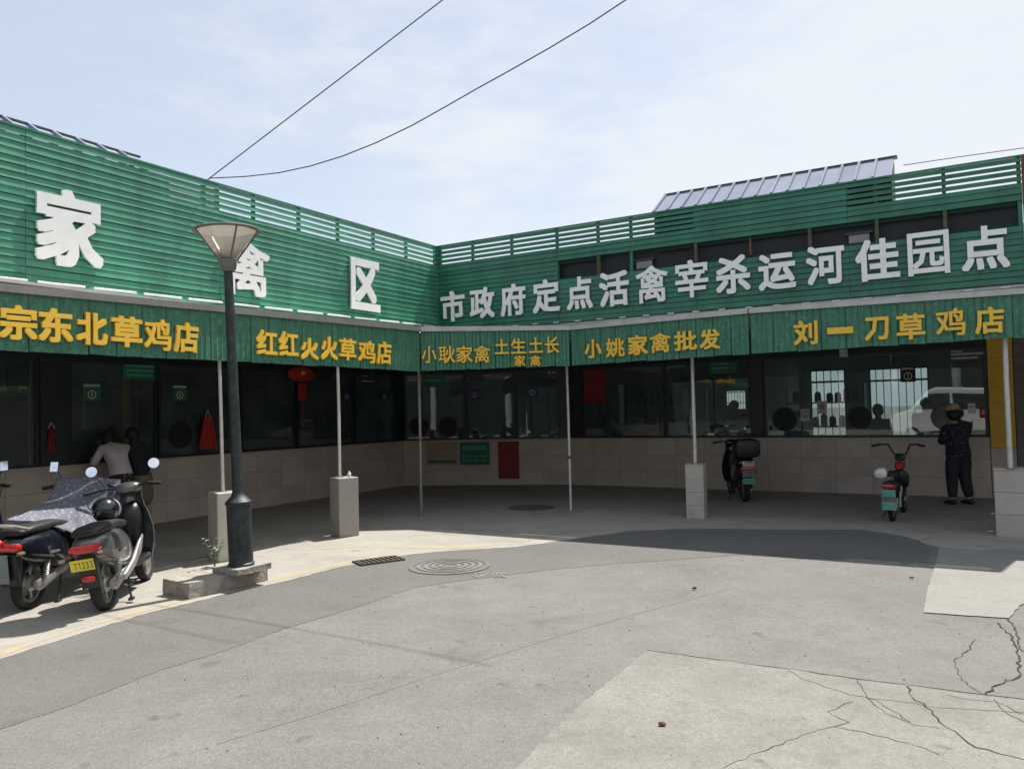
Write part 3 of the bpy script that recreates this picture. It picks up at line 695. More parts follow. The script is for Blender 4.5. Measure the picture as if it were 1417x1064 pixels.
# yellow end panel and grey stone wall beyond
o = MB().box(8.43, 8.80, -.03, .16, .86, 2.42).box(8.43, 8.80, -.02, .16, 2.424, 3.08).build('yellow_panel', 'yellow_panel', bld, bevel=.004); o.location = PR(0, WR) ; o.rotation_euler = (0, 0, AR)
o = MB().box(8.43, 8.80, -.0, .16, 0, .856).build('end_wall', 'tile_beige', bld); o.location = PR(0, WR); o.rotation_euler = (0, 0, AR)
stn = MB().box(8.81, 16, .07, .3, 0, 3.08).build('end_wall', 'grout', bld, label='grey stone end wall'); stn.location = PR(0, WR); stn.rotation_euler = (0, 0, AR)
blk = [MB().box(.004, .396, 0, .07 - k * .006, .004, .216).mesh('stone_block', 'stone_grey') for k in range(3)]
for r in range(13):
    for i in range(8):
        link('stone_block', blk[(r * 5 + i * 3) % 3], stn, (8.81 + i * .4 + (r % 2) * .0, .0, r * .22), bevel=0)
# room shells
def quadwall(name, a, b, z0, z1, th, mat, holes=()):
    """wall from a to b (ground points) with rectangular holes (x0,x1,z0,z1)"""
    L, ang = wall_frame(a, b); mb = MB(); xs = 0
    for (h0, h1, hz0, hz1) in sorted(holes):
        mb.box(xs, h0, 0, th, z0, z1); mb.box(h0, h1, 0, th, z0, hz0); mb.box(h0, h1, 0, th, hz1, z1); xs = h1
    mb.box(xs, L, 0, th, z0, z1); o = mb.build(name, mat, bld); o.location = a; o.rotation_euler = (0, 0, ang); return o
BR = WR + RD
def holeR(x0, x1, y0, y1):
    ua = onR(x0, (y0 + y1) / 2, BR)[0]; ub = onR(x1, (y0 + y1) / 2, BR)[0]; zt = onR((x0 + x1) / 2, y0, BR)[1]; zb = onR((x0 + x1) / 2, y1, BR)[1]
    return ua, ub, zb, zt
hs = [holeR(1204, 1288, 508, 655), holeR(1122, 1172, 511, 650), holeR(1003, 1033, 539, 568), holeR(861, 886, 543, 580)]
b0 = PR(-3.5, BR)
hh = [(a + 3.5, b + 3.5, max(c, .9), min(d, 2.7)) for a, b, c, d in hs]
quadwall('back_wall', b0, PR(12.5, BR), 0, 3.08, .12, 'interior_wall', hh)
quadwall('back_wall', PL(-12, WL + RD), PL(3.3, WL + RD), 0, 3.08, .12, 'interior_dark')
for i, (a, b, c, d) in enumerate(hh):
    mb = MB(); mb.box(a, b, .03, .06, c, c + .04).box(a, b, .03, .06, d - .04, d).box(a, a + .04, .03, .06, c + .04, d - .04).box(b - .04, b, .03, .06, c + .04, d - .04)
    wf = mb.build('back_window', 'frame_dark', bld); wf.location = b0; wf.rotation_euler = (0, 0, AR)
    n_ = max(1, int((b - a) / .17)); bar = MB().box(-.009, .009, .0, .018, c, d).mesh('bar', 'frame_dark')
    if i < 2:
        MB().box(a + .04, b - .04, .02, .05, c + (d - c) * .80, c + (d - c) * .83).build('transom', 'frame_dark', wf)
        for k in range(1, n_ + 1): link('bar', bar, wf, (a + (b - a) * k / (n_ + 1), 0, 0))
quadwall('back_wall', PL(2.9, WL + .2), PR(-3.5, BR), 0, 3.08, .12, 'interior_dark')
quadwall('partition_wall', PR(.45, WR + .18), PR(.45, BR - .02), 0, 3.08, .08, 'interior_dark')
quadwall('partition_wall', PR(4.5, WR + .18), PR(4.5, BR - .02), 0, 3.08, .08, 'interior_wall')
quadwall('partition_wall', PR(8.6, WR + .18), PR(8.6, BR - .02), 0, 3.08, .08, 'interior_wall')
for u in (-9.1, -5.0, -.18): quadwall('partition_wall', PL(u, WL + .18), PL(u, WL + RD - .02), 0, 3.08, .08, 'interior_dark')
# roof: one sheet per wing over porch and rooms, its underside is the porch ceiling
ro = MB().prism([(-14, .07), (3.5, .07), (3.5, WL + RD + .3), (-14, WL + RD + .3)], 3.12, 3.2).build('roof', 'soffit', bld); place(ro, 'L')
ro = MB().prism([(.2, .07), (17, .07), (17, BR + .4), (-4.2, BR + .4), (-4.2, 4.3), (0, .07)], 3.205, 3.27).build('roof', 'soffit', bld); place(ro, 'R')
# small front roofs that carry the awnings
def lid(P0, P1, P2, P3, z0, z1, name='porch_roof'):
    mb = MB(); vs = [P0 + V((0, 0, z0)), P1 + V((0, 0, z0)), P2 + V((0, 0, z1)), P3 + V((0, 0, z1))]
    mb.add(vs + [v + V((0, 0, .03)) for v in vs], [(0, 1, 2, 3), (4, 5, 6, 7), (0, 1, 5, 4), (1, 2, 6, 5), (2, 3, 7, 6), (3, 0, 4, 7)]); return mb.build(name, 'soffit', bld)
lid(PL(us, OL + .06), PL(ue, OL + .06), PL(.3, .069), PL(us, .069), 3.0, 3.085)
lid(PR(vs_, OR + .06), PR(ve, OR + .06), PR(ve, .069), PR(-.3, .069), 3.07, 3.11)
lid(PE + V((0, .07, 0)), PS + V((0, .07, 0)), PR(.5, .5), PL(.2, .3), 2.96, 3.02)
# shallow raised roofs (lanterns) showing above the signboards
def lantern(name, label, frame, u0, u1, n0, z0, n1, z1, mat, n):
    t = thing(name, label, 'roof', C3, AL if frame == 'L' else AR)
    k = (u1 - u0) / n; sl_ = math.atan2(z1 - z0, n1 - n0); Ls = math.hypot(z1 - z0, n1 - n0)
    sh = MB().box(.004, k - .004, 0, Ls, 0, .012).box(-.018, .018, 0, Ls, .012, .05).mesh('roof_panel', mat)
    for i in range(n):
        o = link('roof_panel', sh, t, (u0 + i * k, n0, z0)); o.rotation_euler = (sl_, 0, 0)
    MB().box(u0 - .04, u1 + .04, n1 - .02, n1 + .12, z1 + .012, z1 + .040).build('ridge_cap', 'roof_edge', t)
    MB().prism([(n0 + .1, 3.2), (n1, 3.2), (n1, z1), (n0 + .1, z0 + (z1 - z0) * .1 / (n1 - n0) - .01)], u0, u0 + .03, 'x').build('gable', 'roof_edge', t)
    MB().prism([(n0 + .1, 3.2), (n1, 3.2), (n1, z1), (n0 + .1, z0 + (z1 - z0) * .1 / (n1 - n0) - .01)], u1 - .03, u1, 'x').build('gable', 'roof_edge', t)
    MB().box(u0 + .03, u1 - .03, n0 + .14, n0 + .17, 3.2, z0).build('front_wall', 'interior_dark', t)
    return t
r2 = (onR(918, 268, 3)[0], onR(1237, 214, 3))
z_e = .5 * (onR(905, 293, 1)[1] + onR(1238, 240, 1)[1])
lantern('raised_roof', 'blue-grey ribbed metal roof rising behind the right signboard', 'R', 3.74, onR(1237, 214, 1.65)[0], 1.0, z_e - .04, 1.65, onR(1237, 214, 1.65)[1] - .06, 'roof_sheet', 15)
zl = onL(192, 216, 2)[1] + .02
lantern('raised_roof', 'dark ribbed metal roof seen edge-on behind the left signboard', 'L', -12.5, onL(190, 221, 2)[0], 1.2, 4.93, 2.0, zl - .06, 'roof_sheet', 26)
# added dark screen behind the right signboard's gap, blocks sun and paints its shade
place(MB().box(2.35, 8.86, .13, .16, 3.28, 4.37).build('gap_sun_screen', 'header_dark', bld), 'R')
for x, lb in ((895, 'left'), (1190, 'right')):
    u_, z_ = onR(x, 340 if x < 1000 else 318, .2)
    t = thing('roof_box', 'grey metal box in the dark gap %s' % ('left of the middle, over the white characters' if x < 1000 else 'near the right end of the signboard'), 'metal box', PR(u_, .03, 3.275), AR)
    MB().box(-.13, .13, .03, .09, 0, .70).build('casing', 'trim_grey', t, bevel=.01); MB().box(-.17, .17, .015, .095, .702, .73).build('lid', 'roof_edge', t)

# ------------------------------------------------------------------ porch poles and plinths
def pole(label, pb, pt, r, mat, h_off=0, lean=None, clamp=None):
    t = thing('porch_pole', label, 'pole', pb, 0, 'thin metal poles holding up the porch edge')
    top = pt - pb
    MB().tube([(0, 0, 0), top * .5 + V((random.uniform(-.01, .01), 0, 0)), top], r, 12).build('shaft', mat, t, 30)
    MB().box(-.06, .06, -.06, .06, 0, .008).build('base_plate', 'trim_grey', t)
    if clamp: MB().tube([top * clamp - V((0, 0, .02)), top * clamp + V((0, 0, .02))], r * 1.5, 12).build('clamp', 'rust', t, 30)
    return t
def plinth(label, c, ang, sx, sy, h, mat, tiles=0, cap=None):
    t = thing('pole_plinth', label, 'plinth', (c.x, c.y, 0), ang, 'square plinths under the porch poles')
    if not tiles:
        MB().box(-sx / 2, sx / 2, -sy / 2, sy / 2, 0, h).build('body', mat, t, bevel=.012)
    else:
        MB().box(-sx / 2 + .01, sx / 2 - .01, -sy / 2 + .01, sy / 2 - .01, 0, h - .015).build('core', 'grout', t)
        th = (h - .02) / tiles
        nx = max(1, round(sx / .5)); 
        fx = MB().box(.002, sx / nx - .002, -.0, .011, .003, th - .002).mesh('tile', 'tile_block')
        sd = MB().box(0, .011, .002, sy - .026, .003, th - .002).mesh('tile', 'tile_block')
        for r in range(tiles):
            for i in range(nx):
                link('tile', fx, t, (-sx / 2 + i * sx / nx, -sy / 2 - .002, r * th)); link('tile', fx, t, (-sx / 2 + i * sx / nx, sy / 2 - .009, r * th))
            link('tile', sd, t, (-sx / 2 - .002, -sy / 2 + .012, r * th)); link('tile', sd, t, (sx / 2 - .009, -sy / 2 + .012, r * th))
        MB().box(-sx / 2 - .008, sx / 2 + .008, -sy / 2 - .008, sy / 2 + .008, h - .018, h).build('cap', 'tile_block', t, bevel=.004)
    return t
def top_at(x, y, P):
    """height where a vertical through ground point P is seen at row y"""
    r = ray(x, y); k = P.length / math.hypot(r.x, r.y); return HC + r.z * k
pa = g(312, 779); pa2 = pa + V((-.02, .10, 0)) 
c1 = g(309, 779) + (nL * .0 + uL * .17) + nL * .17
ang1 = math.atan2((c1 - V((0, 0, 0))).y, c1.x) - R_(90)
plinth('plain pale plinth mostly hidden behind the lamp post', c1, AL - R_(20) , .29, .33, .81, 'tile_block')
c2 = g(474, 745) + V((-.02, .24, 0))
plinth('rough grey concrete plinth in the shade, second from the left', c2, R_(38), .30, .30, .82, 'block_grey')
MB().lathe([(.022, 0), (.028, .015), (.026, .05), (.012, .07), (.015, .085)], 12).build('white_bottle', 'white_cloth', None, 30)
tag(bpy.data.objects['white_bottle'], 'tiny pale bottle standing on the grey concrete plinth', 'bottle').location = g(477, 656, 0) if False else c2 + V((.08, -.02, .82))
c5 = g(971, 718) + V((-.02, .2, 0))
plinth('narrow tiled plinth between the corner and the black scooter', c5, AR + R_(8), .27, .30, .82, 'tile_block', 4)
c6 = g(1379, 742) + uR * .42 + nR * .19
plinth('wide tiled plinth at the right edge of the porch', c6, AR, .84, .36, .84, 'tile_block', 3)
def polep(label, xb, yb, c, xt, r, mat, clamp=None, h=.82):
    """base where the pole is seen to stand: on the floor, or on its plinth c"""
    if c is None: P = g(xb, yb); bz = .004
    else:
        q = ray(xb, yb); P = q * (c.y / q.y); bz = h
    q = ray(xt, 470); q = q * (P.y / q.y)
    zt = q.z + HC; k = (2.98 - bz) / (zt - bz)
    B = V((P.x, P.y, bz)); T = B + (V((q.x, P.y, zt)) - B) * k
    return pole(label, B, T, r, mat, clamp=clamp)
polep('white pole standing behind the lamp post on the pale plinth', 308.5, 675, c1, 302.5, .021, 'white_pole', h=.81)
polep('slim pale pole rising from the rough grey concrete plinth', 470, 656, c2, 466, .022, 'white_pole')
polep('grey-blue pole standing on the floor at the left end of the corner awning', 583, 714, None, 578.5, .027, 'trim_grey', clamp=.42)
polep('thin bare pale pole standing on the floor at the right end of the corner awning', 790, 707, None, 783, .022, 'white_pole', clamp=.3)
polep('white pole rising from the narrow tiled plinth', 962, 638, c5, 957, .027, 'white_pole')
polep('white pole on the wide tiled plinth before the yellow panel', 1398, 641, c6, 1391, .030, 'white_pole', h=.84)

# ------------------------------------------------------------------ lamp post and its concrete foot
A = g(262, 830); B = g(370.7, 803.9); D = g(225.4, 823.4)
ux = (B - A).normalized(); L1 = (B - A).length; wv = (D - A); uy = V((-ux.y, ux.x, 0)); W1 = max(.3, wv.dot(uy)); ang = math.atan2(ux.y, ux.x)
def rough_block(name, x0, x1, y0, y1, z0, z1, amp, seed):
    bm = bmesh.new(); bmesh.ops.create_grid(bm, x_segments=1, y_segments=1, size=1); bm.clear()
    me = MB().box(x0, x1, y0, y1, z0, z1).mesh(name, 'kerb_concrete'); bm.from_mesh(me)
    bmesh.ops.subdivide_edges(bm, edges=bm.edges, cuts=9, use_grid_fill=True)
    for v in bm.verts:
        q = noise.noise_vector(v.co * 7 + V((seed, 0, 0))) * amp + noise.noise_vector(v.co * 22 + V((seed, 3, 0))) * amp * .5
        if v.co.z > z0 + .001: v.co += q
    bm.to_mesh(me); bm.free(); return me
o = link('concrete_kerb_block', rough_block('block', 0, L1, 0, W1, 0, .155, .008, 1), None, A, ang)
tag(o, 'long rough concrete block lying under the lamp post foot', 'concrete block')
a2 = g(329.6, 796, .16)
o2 = link('concrete_footing', rough_block('block', -.02, .40, -.02, .36, .16, .215, .006, 4), None, (a2.x, a2.y, 0), ang + R_(2))
tag(o2, 'thin chipped concrete slab on top of the kerb block carrying the lamp', 'concrete slab')
lb = V((a2.x, a2.y, 0)) + ux * .17 + uy * .17
lp_ = thing('lamp_post', 'dark green-black street lamp with a flared cone head before the left awnings', 'street lamp', (lb.x, lb.y, .215))
lp_.rotation_euler = (0, -R_(1.9), 0)
H0 = top_at(313, 318, lb) - .215
MB().lathe([(.128, 0), (.13, .02), (.119, .03), (.119, .60), (.13, .61), (.13, .635), (.10, .665), (.066, .70), (.056, .74), (.052, 1.2), (.047, H0 - .9), (.043, H0 - .42)], 24).build('post', 'lamp_iron', lp_, 35)
MB().lathe([(.054, H0 - .42), (.075, H0 - .40), (.085, H0 - .355), (.088, H0 - .30), (.07, H0 - .285)], 20).build('collar', 'lamp_grey', lp_, 35)
MB().lathe([(.085, H0 - .285), (.292, H0 - .005), (.287, H0 - .005), (.075, H0 - .284)], 28, closed=True).build('lamp_glass', 'lamp_shade_glass', lp_, 35)
MB().lathe([(.03, H0 - .285), (.06, H0 - .27), (.08, H0 - .20), (.06, H0 - .15), (.02, H0 - .14)], 16).build('bulb_holder', 'lamp_grey', lp_, 35)
MB().lathe([(.292, H0 - .012), (.328, H0 - .008), (.330, H0 + .002), (.318, H0 + .010), (.285, H0 + .010)], 32, closed=True).build('rim', 'lamp_grey', lp_, 35)
MB().lathe([(.286, H0 + .004), (.24, H0 + .022), (.14, H0 + .038), (.01, H0 + .043), (.01, H0 + .040), (.14, H0 + .035), (.24, H0 + .019), (.284, H0 + .001)], 32, closed=True).build('dome', 'lamp_shade_glass', lp_, 35)
for k in range(4):
    a = R_(38 + 90 * k); MB().tube([(.092 * math.cos(a), .092 * math.sin(a), H0 - .30), (.305 * math.cos(a), .305 * math.sin(a), H0 - .012)], .010, 6).build('rib', 'lamp_grey', lp_, 35)
MB().box(-.018, .018, -.128, -.118, .1, .32).build('access_cover', 'lamp_iron', lp_)
# weed at its foot
pw = g(297, 785)
wd = thing('weed', 'small pale-leaved weed growing by the pale plinth', 'weed', (pw.x, pw.y, 0)); rw = random.Random(5)
st = MB(); lf = []
for k in range(6):
    a = rw.uniform(0, 6.28); h = rw.uniform(.18, .40); tip = V((math.cos(a) * h * .35, math.sin(a) * h * .35, h))
    pts = [V((0, 0, 0)), tip * .5 + V((0, 0, .03)), tip]; st.tube(pts, [.004, .003, .002], 5)
    for j in range(7):
        p_ = pts[0].lerp(tip, .35 + j * .1) + V((0, 0, .02)); b_ = rw.uniform(0, 6.28); d = V((math.cos(b_), math.sin(b_), rw.uniform(-.1, .5))).normalized(); s2 = d.cross(V((0, 0, 1))).normalized(); q = rw.uniform(.045, .08)
        lf.append((p_, d, s2, q))
st.build('stem', 'leaf', wd)
for p_, d, s2, q in lf:
    MB().add([p_, p_ + d * q * .5 + s2 * q * .3 + V((0, 0, .004)), p_ + d * q, p_ + d * q * .5 - s2 * q * .3 + V((0, 0, .004)), p_ + d * q * .5 - V((0, 0, .004))], [(0, 1, 4), (1, 2, 4), (2, 3, 4), (3, 0, 4)]).build('leaf', 'leaf', wd)

# ------------------------------------------------------------------ overhead wires
def wire(label, px, t0, t1):
    a = ray(*px[0]); b = ray(*px[-1]); k0 = (DL) / a.dot(nL)
    P0 = a * k0 + V((0, 0, HC)); P1 = b * t1 + V((0, 0, HC)); dd_ = (P1 - P0); nn = V((-dd_.y, dd_.x, 0)).normalized(); pts = []
    for q in px:
        r = ray(*q); den = r.dot(nn); tt_ = (P0 - V((0, 0, HC))).dot(nn) / den; pts.append(r * tt_ + V((0, 0, HC)))
    pts.append(pts[-1] + (pts[-1] - pts[-2]) * 2.0)
    o = MB().tube(pts, .0065, 6).build('overhead_wire', 'cable', None, 40); tag(o, label, 'wire')
wire('straight overhead wire running steeply up from the left signboard', [(286, 250), (613, 0), (650, -28)], 0, 9)
wire('sagging overhead wire sweeping up towards the top middle of the sky', [(289, 247), (340, 244.5), (385, 239.5), (430, 230), (475, 216), (520, 198), (570, 174), (620, 146), (660, 123), (700, 101), (760, 67), (815, 34), (868, -1), (900, -22)], 0, 8)
wv_ = [(1250, 229), (1330, 217), (1417, 205), (1500, 192)]
pts = [PR(onR(x, y, 5)[0], 5, onR(x, y, 5)[1]) for x, y in wv_]
tag(MB().tube(pts, .009, 5).build('overhead_wire', 'cable', None, 40), 'thin wire passing above the right end of the right signboard', 'wire')

# ------------------------------------------------------------------ signs and things on the glass and counters
def frame_of(w):
    return {'L': (PL(-12, WL), AL, lambda x, y: (onL(x, y, WL)[0] + 12, onL(x, y, WL)[1])),
            'R': (WB, AR, lambda x, y: (onR(x, y, WR)[0] - WB_u, onR(x, y, WR)[1]))}.get(w)
def plane_hit(a, ang, x, y):
    d = V((math.cos(ang), math.sin(ang), 0)); nn = V((-d.y, d.x, 0)); r = ray(x, y); P = r * (a.dot(nn) / r.dot(nn)) + V((0, 0, HC)); return (P - a).dot(d), P.z
FR = {'L': (PL(-12, WL), AL), 'A': (WA, aa), 'B': (WM, ab), 'R': (WB, AR)}
def sign(w, x0, y0, x1, y1, name, label, cat, mat, lines=(), ink='print_pale', yoff=.055, th=.012, extra=None, group=None):
    a, ang = FR[w]; u0, zt = plane_hit(a, ang, x0, y0); u1, zb = plane_hit(a, ang, x1, y1)
    d = V((math.cos(ang), math.sin(ang), 0)); nn = V((-d.y, d.x, 0))
    c = a + d * ((u0 + u1) / 2) + nn * yoff + V((0, 0, (zt + zb) / 2))
    t = thing(name, label, cat, c, ang, group); W, H = abs(u1 - u0), abs(zt - zb)
    MB().box(-W / 2, W / 2, -th, 0, -H / 2, H / 2).build('board', mat, t)
    if lines:
        mb = MB(); rl = random.Random(int(x0))
        for (f0, f1, z, h) in lines:
            x = f0
            while x < f1 - .01:     # short strokes, as illegible print reads
                w_ = min(rl.uniform(.03, .08), f1 - x); mb.box(-W / 2 + x * W, -W / 2 + (x + w_ * .75) * W, -th - .003, -th, (.5 - z - h) * H, (.5 - z) * H); x += w_
        mb.build('print', ink, t)['kind'] = 'stuff'
    if extra == 'ring':
        mb = MB(); M_ = Matrix.Translation((0, -th - .002, -H * .12)) @ Matrix.Rotation(R_(90), 4, 'X')
        mb.lathe([(H * .26, -.002), (H * .26, .002), (H * .2, .002), (H * .2, -.002)], 20, M_, closed=True); mb.box(-W * .03, W * .03, -th - .004, -th, -H * .26, H * .02); mb.build('emblem', ink, t)
    return t
sign('L', 172, 492, 220, 526, 'licence_board', 'green notice board with small pale print hanging under the far left awning', 'notice board', 'sign_green', [(.1, .9, .06, .07), (.1, .9, .2, .06), (.1, .9, .36, .1), (.1, .9, .56, .1), (.1, .9, .76, .1)], 'plate_teal')
sign('L', 117, 531, 142, 555, 'window_number_sign', 'small green window sign with a ring emblem, left of the bending person', 'sign', 'sign_green', [(.05, .95, .02, .14)], extra='ring')
sign('L', 241, 533, 261, 555, 'window_number_sign', 'small green window sign with a ring emblem, left of the red apron', 'sign', 'sign_green', [(.05, .95, .02, .14)], extra='ring')
sign('L', 0, 539, 64, 553, 'sign_strip', 'long dull yellow strip sign inside the leftmost window', 'sign', 'olive', (), yoff=.5)
sign('A', 584, 513, 615, 535, 'licence_board', 'small green notice board hanging beside the grey-blue pole', 'notice board', 'sign_green', [(.1, .9, .06, .05), (.1, .9, .3, .05), (.1, .9, .55, .1)], 'plate_teal')
sign('R', 980, 494, 1019, 516, 'licence_board', 'green notice board hanging right of the narrow tiled plinth pole', 'notice board', 'sign_green', [(.1, .7, .1, .1), (.1, .7, .36, .1), (.1, .7, .64, .1)], 'plate_teal')
sign('L', 500, 514, 522, 532, 'window_number_sign', 'dark blue notice with faint print, left of the grey-blue pole', 'sign', 'sign_blue', [(.1, .9, .05, .08), (.1, .5, .3, .06), (.1, .9, .7, .1)])
for x, lb_ in ((482, 'on the left wing glass, left one of a pair'), (534, 'on the left wing glass, right one of a pair')):
    sign('L', x - 6, 541, x + 6, 554, 'window_number_sign', 'tiny dark window number sign ' + lb_, 'sign', 'sign_blue', (), extra='ring')
sign('B', 756, 505, 775, 524, 'notice', 'purple-blue notice in the top of the window left of the thin bare pole', 'sign', 'sign_blue', [(.1, .3, .1, .5), (.4, .9, .2, .1), (.4, .9, .5, .1)])
sign('B', 647, 505, 668, 527, 'notice', 'dark violet notice high in the corner window under the yellow characters', 'sign', 'sign_blue', ())
sign('B', 649, 538, 662, 552, 'window_number_sign', 'tiny window number sign in the corner window, left one of a pair', 'sign', 'sign_blue', (), extra='ring')
sign('B', 728, 533, 744, 549, 'window_number_sign', 'tiny window number sign in the corner window, right one of a pair', 'sign', 'sign_blue', (), extra='ring')
sign('R', 804, 506, 837, 558, 'red_poster', 'red poster with pale print in the window right of the thin bare pole', 'poster', 'red_board', [(.2, .75, .04, .1), (.05, .95, .3, .02), (.1, .9, .42, .03), (.1, .9, .5, .03), (.1, .9, .58, .03), (.1, .6, .66, .03), (.05, .95, .9, .02)], 'red_cloth')
sign('B', 689, 611, 719, 662, 'red_poster', 'red poster with pale print on the beige counter wall in the corner', 'poster', 'red_board', [(.25, .8, .05, .09), (.05, .95, .32, .02), (.1, .9, .45, .03), (.1, .9, .53, .03), (.1, .9, .61, .03), (.1, .6, .7, .03), (.05, .95, .93, .02)], 'red_cloth', yoff=-.004)
t = sign('A', 589, 610, 634, 643, 'picture_poster', 'pale poster picturing plucked poultry on the corner counter wall', 'poster', 'sign_tan', (), yoff=-.004)
mb = MB()
for k in range(9): mb.ell((-.24 + k * .058, -.013, .02 + .05 * math.sin(k * 1.7)), (.05, .003, .05), 10, 5)
mb.build('picture', 'straw', t, 30); MB().box(-.33, .33, -.014, -.0125, -.24, -.17).build('picture', 'sign_green', t)
sign('B', 636, 612, 678, 643, 'picture_poster', 'dark green poster with two rows of pale print on the corner counter wall', 'poster', 'sign_green', [(.05, .95, .6, .05), (.08, .2, .74, .09), (.28, .42, .74, .09), (.5, .65, .74, .09), (.72, .9, .74, .09), (.1, .9, .15, .2)], 'plate_teal', yoff=-.004)
sign('R', 1311, 473, 1365, 498, 'notice', 'dark violet notice with white print left of the yellow panel', 'sign', 'sign_blue', [(.08, .2, .1, .25), (.3, .95, .15, .1), (.08, .4, .45, .1), (.08, .95, .6, .1), (.08, .8, .8, .1)])
sign('R', 1245, 508, 1267, 528, 'window_number_sign', 'small dark window sign with a ring emblem, before the barred window', 'sign', 'header_dark', [(.1, .9, .06, .12)], extra='ring')
sign('R', 1107, 566, 1120, 583, 'paper_notice', 'small pale paper notice on the glass right of the black scooter', 'notice', 'print_pale', [(.2, .8, .2, .1), (.2, .8, .5, .2)], 'plate_dim')
sign('R', 1130, 555, 1144, 572, 'paper_notice', 'small framed square notice left of the round serving hole', 'notice', 'print_pale', [(.25, .75, .25, .4)], 'plate_dim')
sign('R', 1339, 558, 1350, 572, 'paper_notice', 'white paper on the glass behind the person in the hat', 'notice', 'white_cloth', [(.2, .8, .3, .1)], 'plate_dim')
sign('R', 1355, 562, 1366, 578, 'paper_notice', 'pink-red paper on the glass beside the yellow panel', 'notice', 'red_cloth', [(.3, .7, .3, .4)])
sign('R', 1163, 484, 1174, 494, 'speaker_box', 'small grey box under the awning above the barred window', 'speaker', 'trim_light', (), yoff=-.02, th=.1)
# round serving holes in the glass: rim, shade inside painted as a dark disc
def hole(w, x, y, rpx, label, mat='header_dark'):
    a, ang = FR[w]; u, z = plane_hit(a, ang, x, y); u2, _ = plane_hit(a, ang, x + rpx, y); r = abs(u2 - u)
    d = V((math.cos(ang), math.sin(ang), 0)); nn = V((-d.y, d.x, 0))
    r = max(.12, r)
    t = thing('serving_hole', label, 'serving hole', a + d * u + nn * .05 + V((0, 0, z)), ang, 'round serving holes in the shop windows'); M_ = Matrix.Rotation(R_(90), 4, 'X')
    MB().lathe([(r * 1.04, -.012), (r * 1.04, .012), (r * .95, .012), (r * .95, -.012)], 28, M_, closed=True).build('rim', 'frame_dark', t, 35)
    MB().lathe([(r * .95, -.01), (r * .95, -.008), (.01, -.008)], 28, M_).build('painted_interior', mat, t, 35)
hole('L', 253, 602, 15, 'round dark serving hole left of the red apron')
hole('A', 579, 590, 13, 'round dark serving hole behind the grey-blue pole, left one of the pair')
hole('A', 619, 591, 13.5, 'round dark serving hole in the corner window, right one of the pair')
hole('R', 1085, 580, 17, 'round dark serving hole right of the black scooter')
hole('R', 1189, 578, 17, 'round dark serving hole left of the barred window')
hole('R', 1308, 577, 20, 'large brown serving hole in front of the person in the hat', 'stone_grey')
# red lantern knot and aprons
a, ang = FR['L']; d = V((math.cos(ang), math.sin(ang), 0)); nn = V((-d.y, d.x, 0))
u, z = plane_hit(a, ang, 414, 518)
t = thing('red_lantern_knot', 'round red festive ornament with a red tassel hanging in the left wing window', 'ornament', a + d * u - nn * .06 + V((0, 0, z)), ang)
MB().sell([(-.36, .01, 0, .02), (-.33, .03, 0, .07), (-.2, .04, 0, .13), (0, .045, 0, .16), (.2, .04, 0, .13), (.33, .03, 0, .07), (.36, .01, 0, .02)], 12, 2).build('disc', 'red_cloth', t, 40)
MB().box(-.05, .05, -.05, -.042, -.02, .06).build('emblem', 'letter_yellow', t)
MB().box(-.10, .10, -.03, .0, -.52, -.19).build('tassel_head', 'red_cloth', t, bevel=.01); MB().tube([(0, 0, .16), (0, 0, .45)], .006, 5).build('cord', 'red_board', t)
mb = MB()
for k in range(7): mb.tube([(-.03 + k * .01, -.02, -.52), (-.035 + k * .012, -.02, -1.05)], .003, 4)
mb.build('tassel', 'red_board', t)
def apron(w, x0, x1, y0, y1, label, mat, name='hanging_apron', yo=-.03):
    a, ang = FR[w]; d = V((math.cos(ang), math.sin(ang), 0)); nn = V((-d.y, d.x, 0)); u0, zt = plane_hit(a, ang, x0, y0); u1, zb = plane_hit(a, ang, x1, y1); W, H = u1 - u0, zt - zb
    t = thing(name, label, 'apron', a + d * ((u0 + u1) / 2) + nn * yo + V((0, 0, zb)), ang); mb = MB(); rings = []
    for i in range(9):
        f = i / 8; wd_ = W * (.5 - .32 * f ** 1.3); ring = []
        for k in range(13):
            q = -1 + 2 * k / 12; ring.append(V((wd_ * q, .02 * math.sin(q * 9 + f * 2) * (1 - f * .6), H * .82 * f)))
        rings.append(ring + [V((p.x, p.y + .012, p.z)) for p in reversed(ring)])
    mb.loft(rings); mb.build('cloth', mat, t, 50)
    MB().tube([(-.05, 0, H * .8), (0, 0, H), (.05, 0, H * .8)], .008, 5).build('strap', 'print_pale', t)
apron('L', 273, 299, 567, 620, 'red apron hanging on the window left of the lamp post', 'red_cloth')
apron('L', 62, 78, 585, 625, 'dark red cloth hanging beside the dark pillar in the leftmost window', 'red_board', yo=-.02)
# shop fittings inside: dim shapes behind the glass
rb = random.Random(12)
def shelf(frame, u, n, w_, label):
    P = (PL if frame == 'L' else PR)(u, n); t = thing('shop_shelf', label, 'shelf', P, AL if frame == 'L' else AR, 'shelves inside the poultry shops')
    for k in range(3): MB().box(-w_ / 2, w_ / 2, -.2, .2, .7 + k * .5, .73 + k * .5).build('board', 'trim_grey', t)
    for sx in (-1, 1): MB().box(sx * w_ / 2 - .02, sx * w_ / 2 + .02, -.2, .2, 0, 2.1).build('side', 'trim_grey', t)
    for k in range(3):
        x = -w_ / 2 + .15
        while x < w_ / 2 - .12:
            h = rb.uniform(.15, .34); MB().lathe([(.06, 0), (.07, h * .1), (.065, h * .8), (.03, h)], 10, Matrix.Translation((x, 0, .731 + k * .5))).build('jar', rb.choice(['print_pale', 'trim_light', 'red_board', 'sign_tan', 'sign_green']), t, 40); x += rb.uniform(.16, .26)
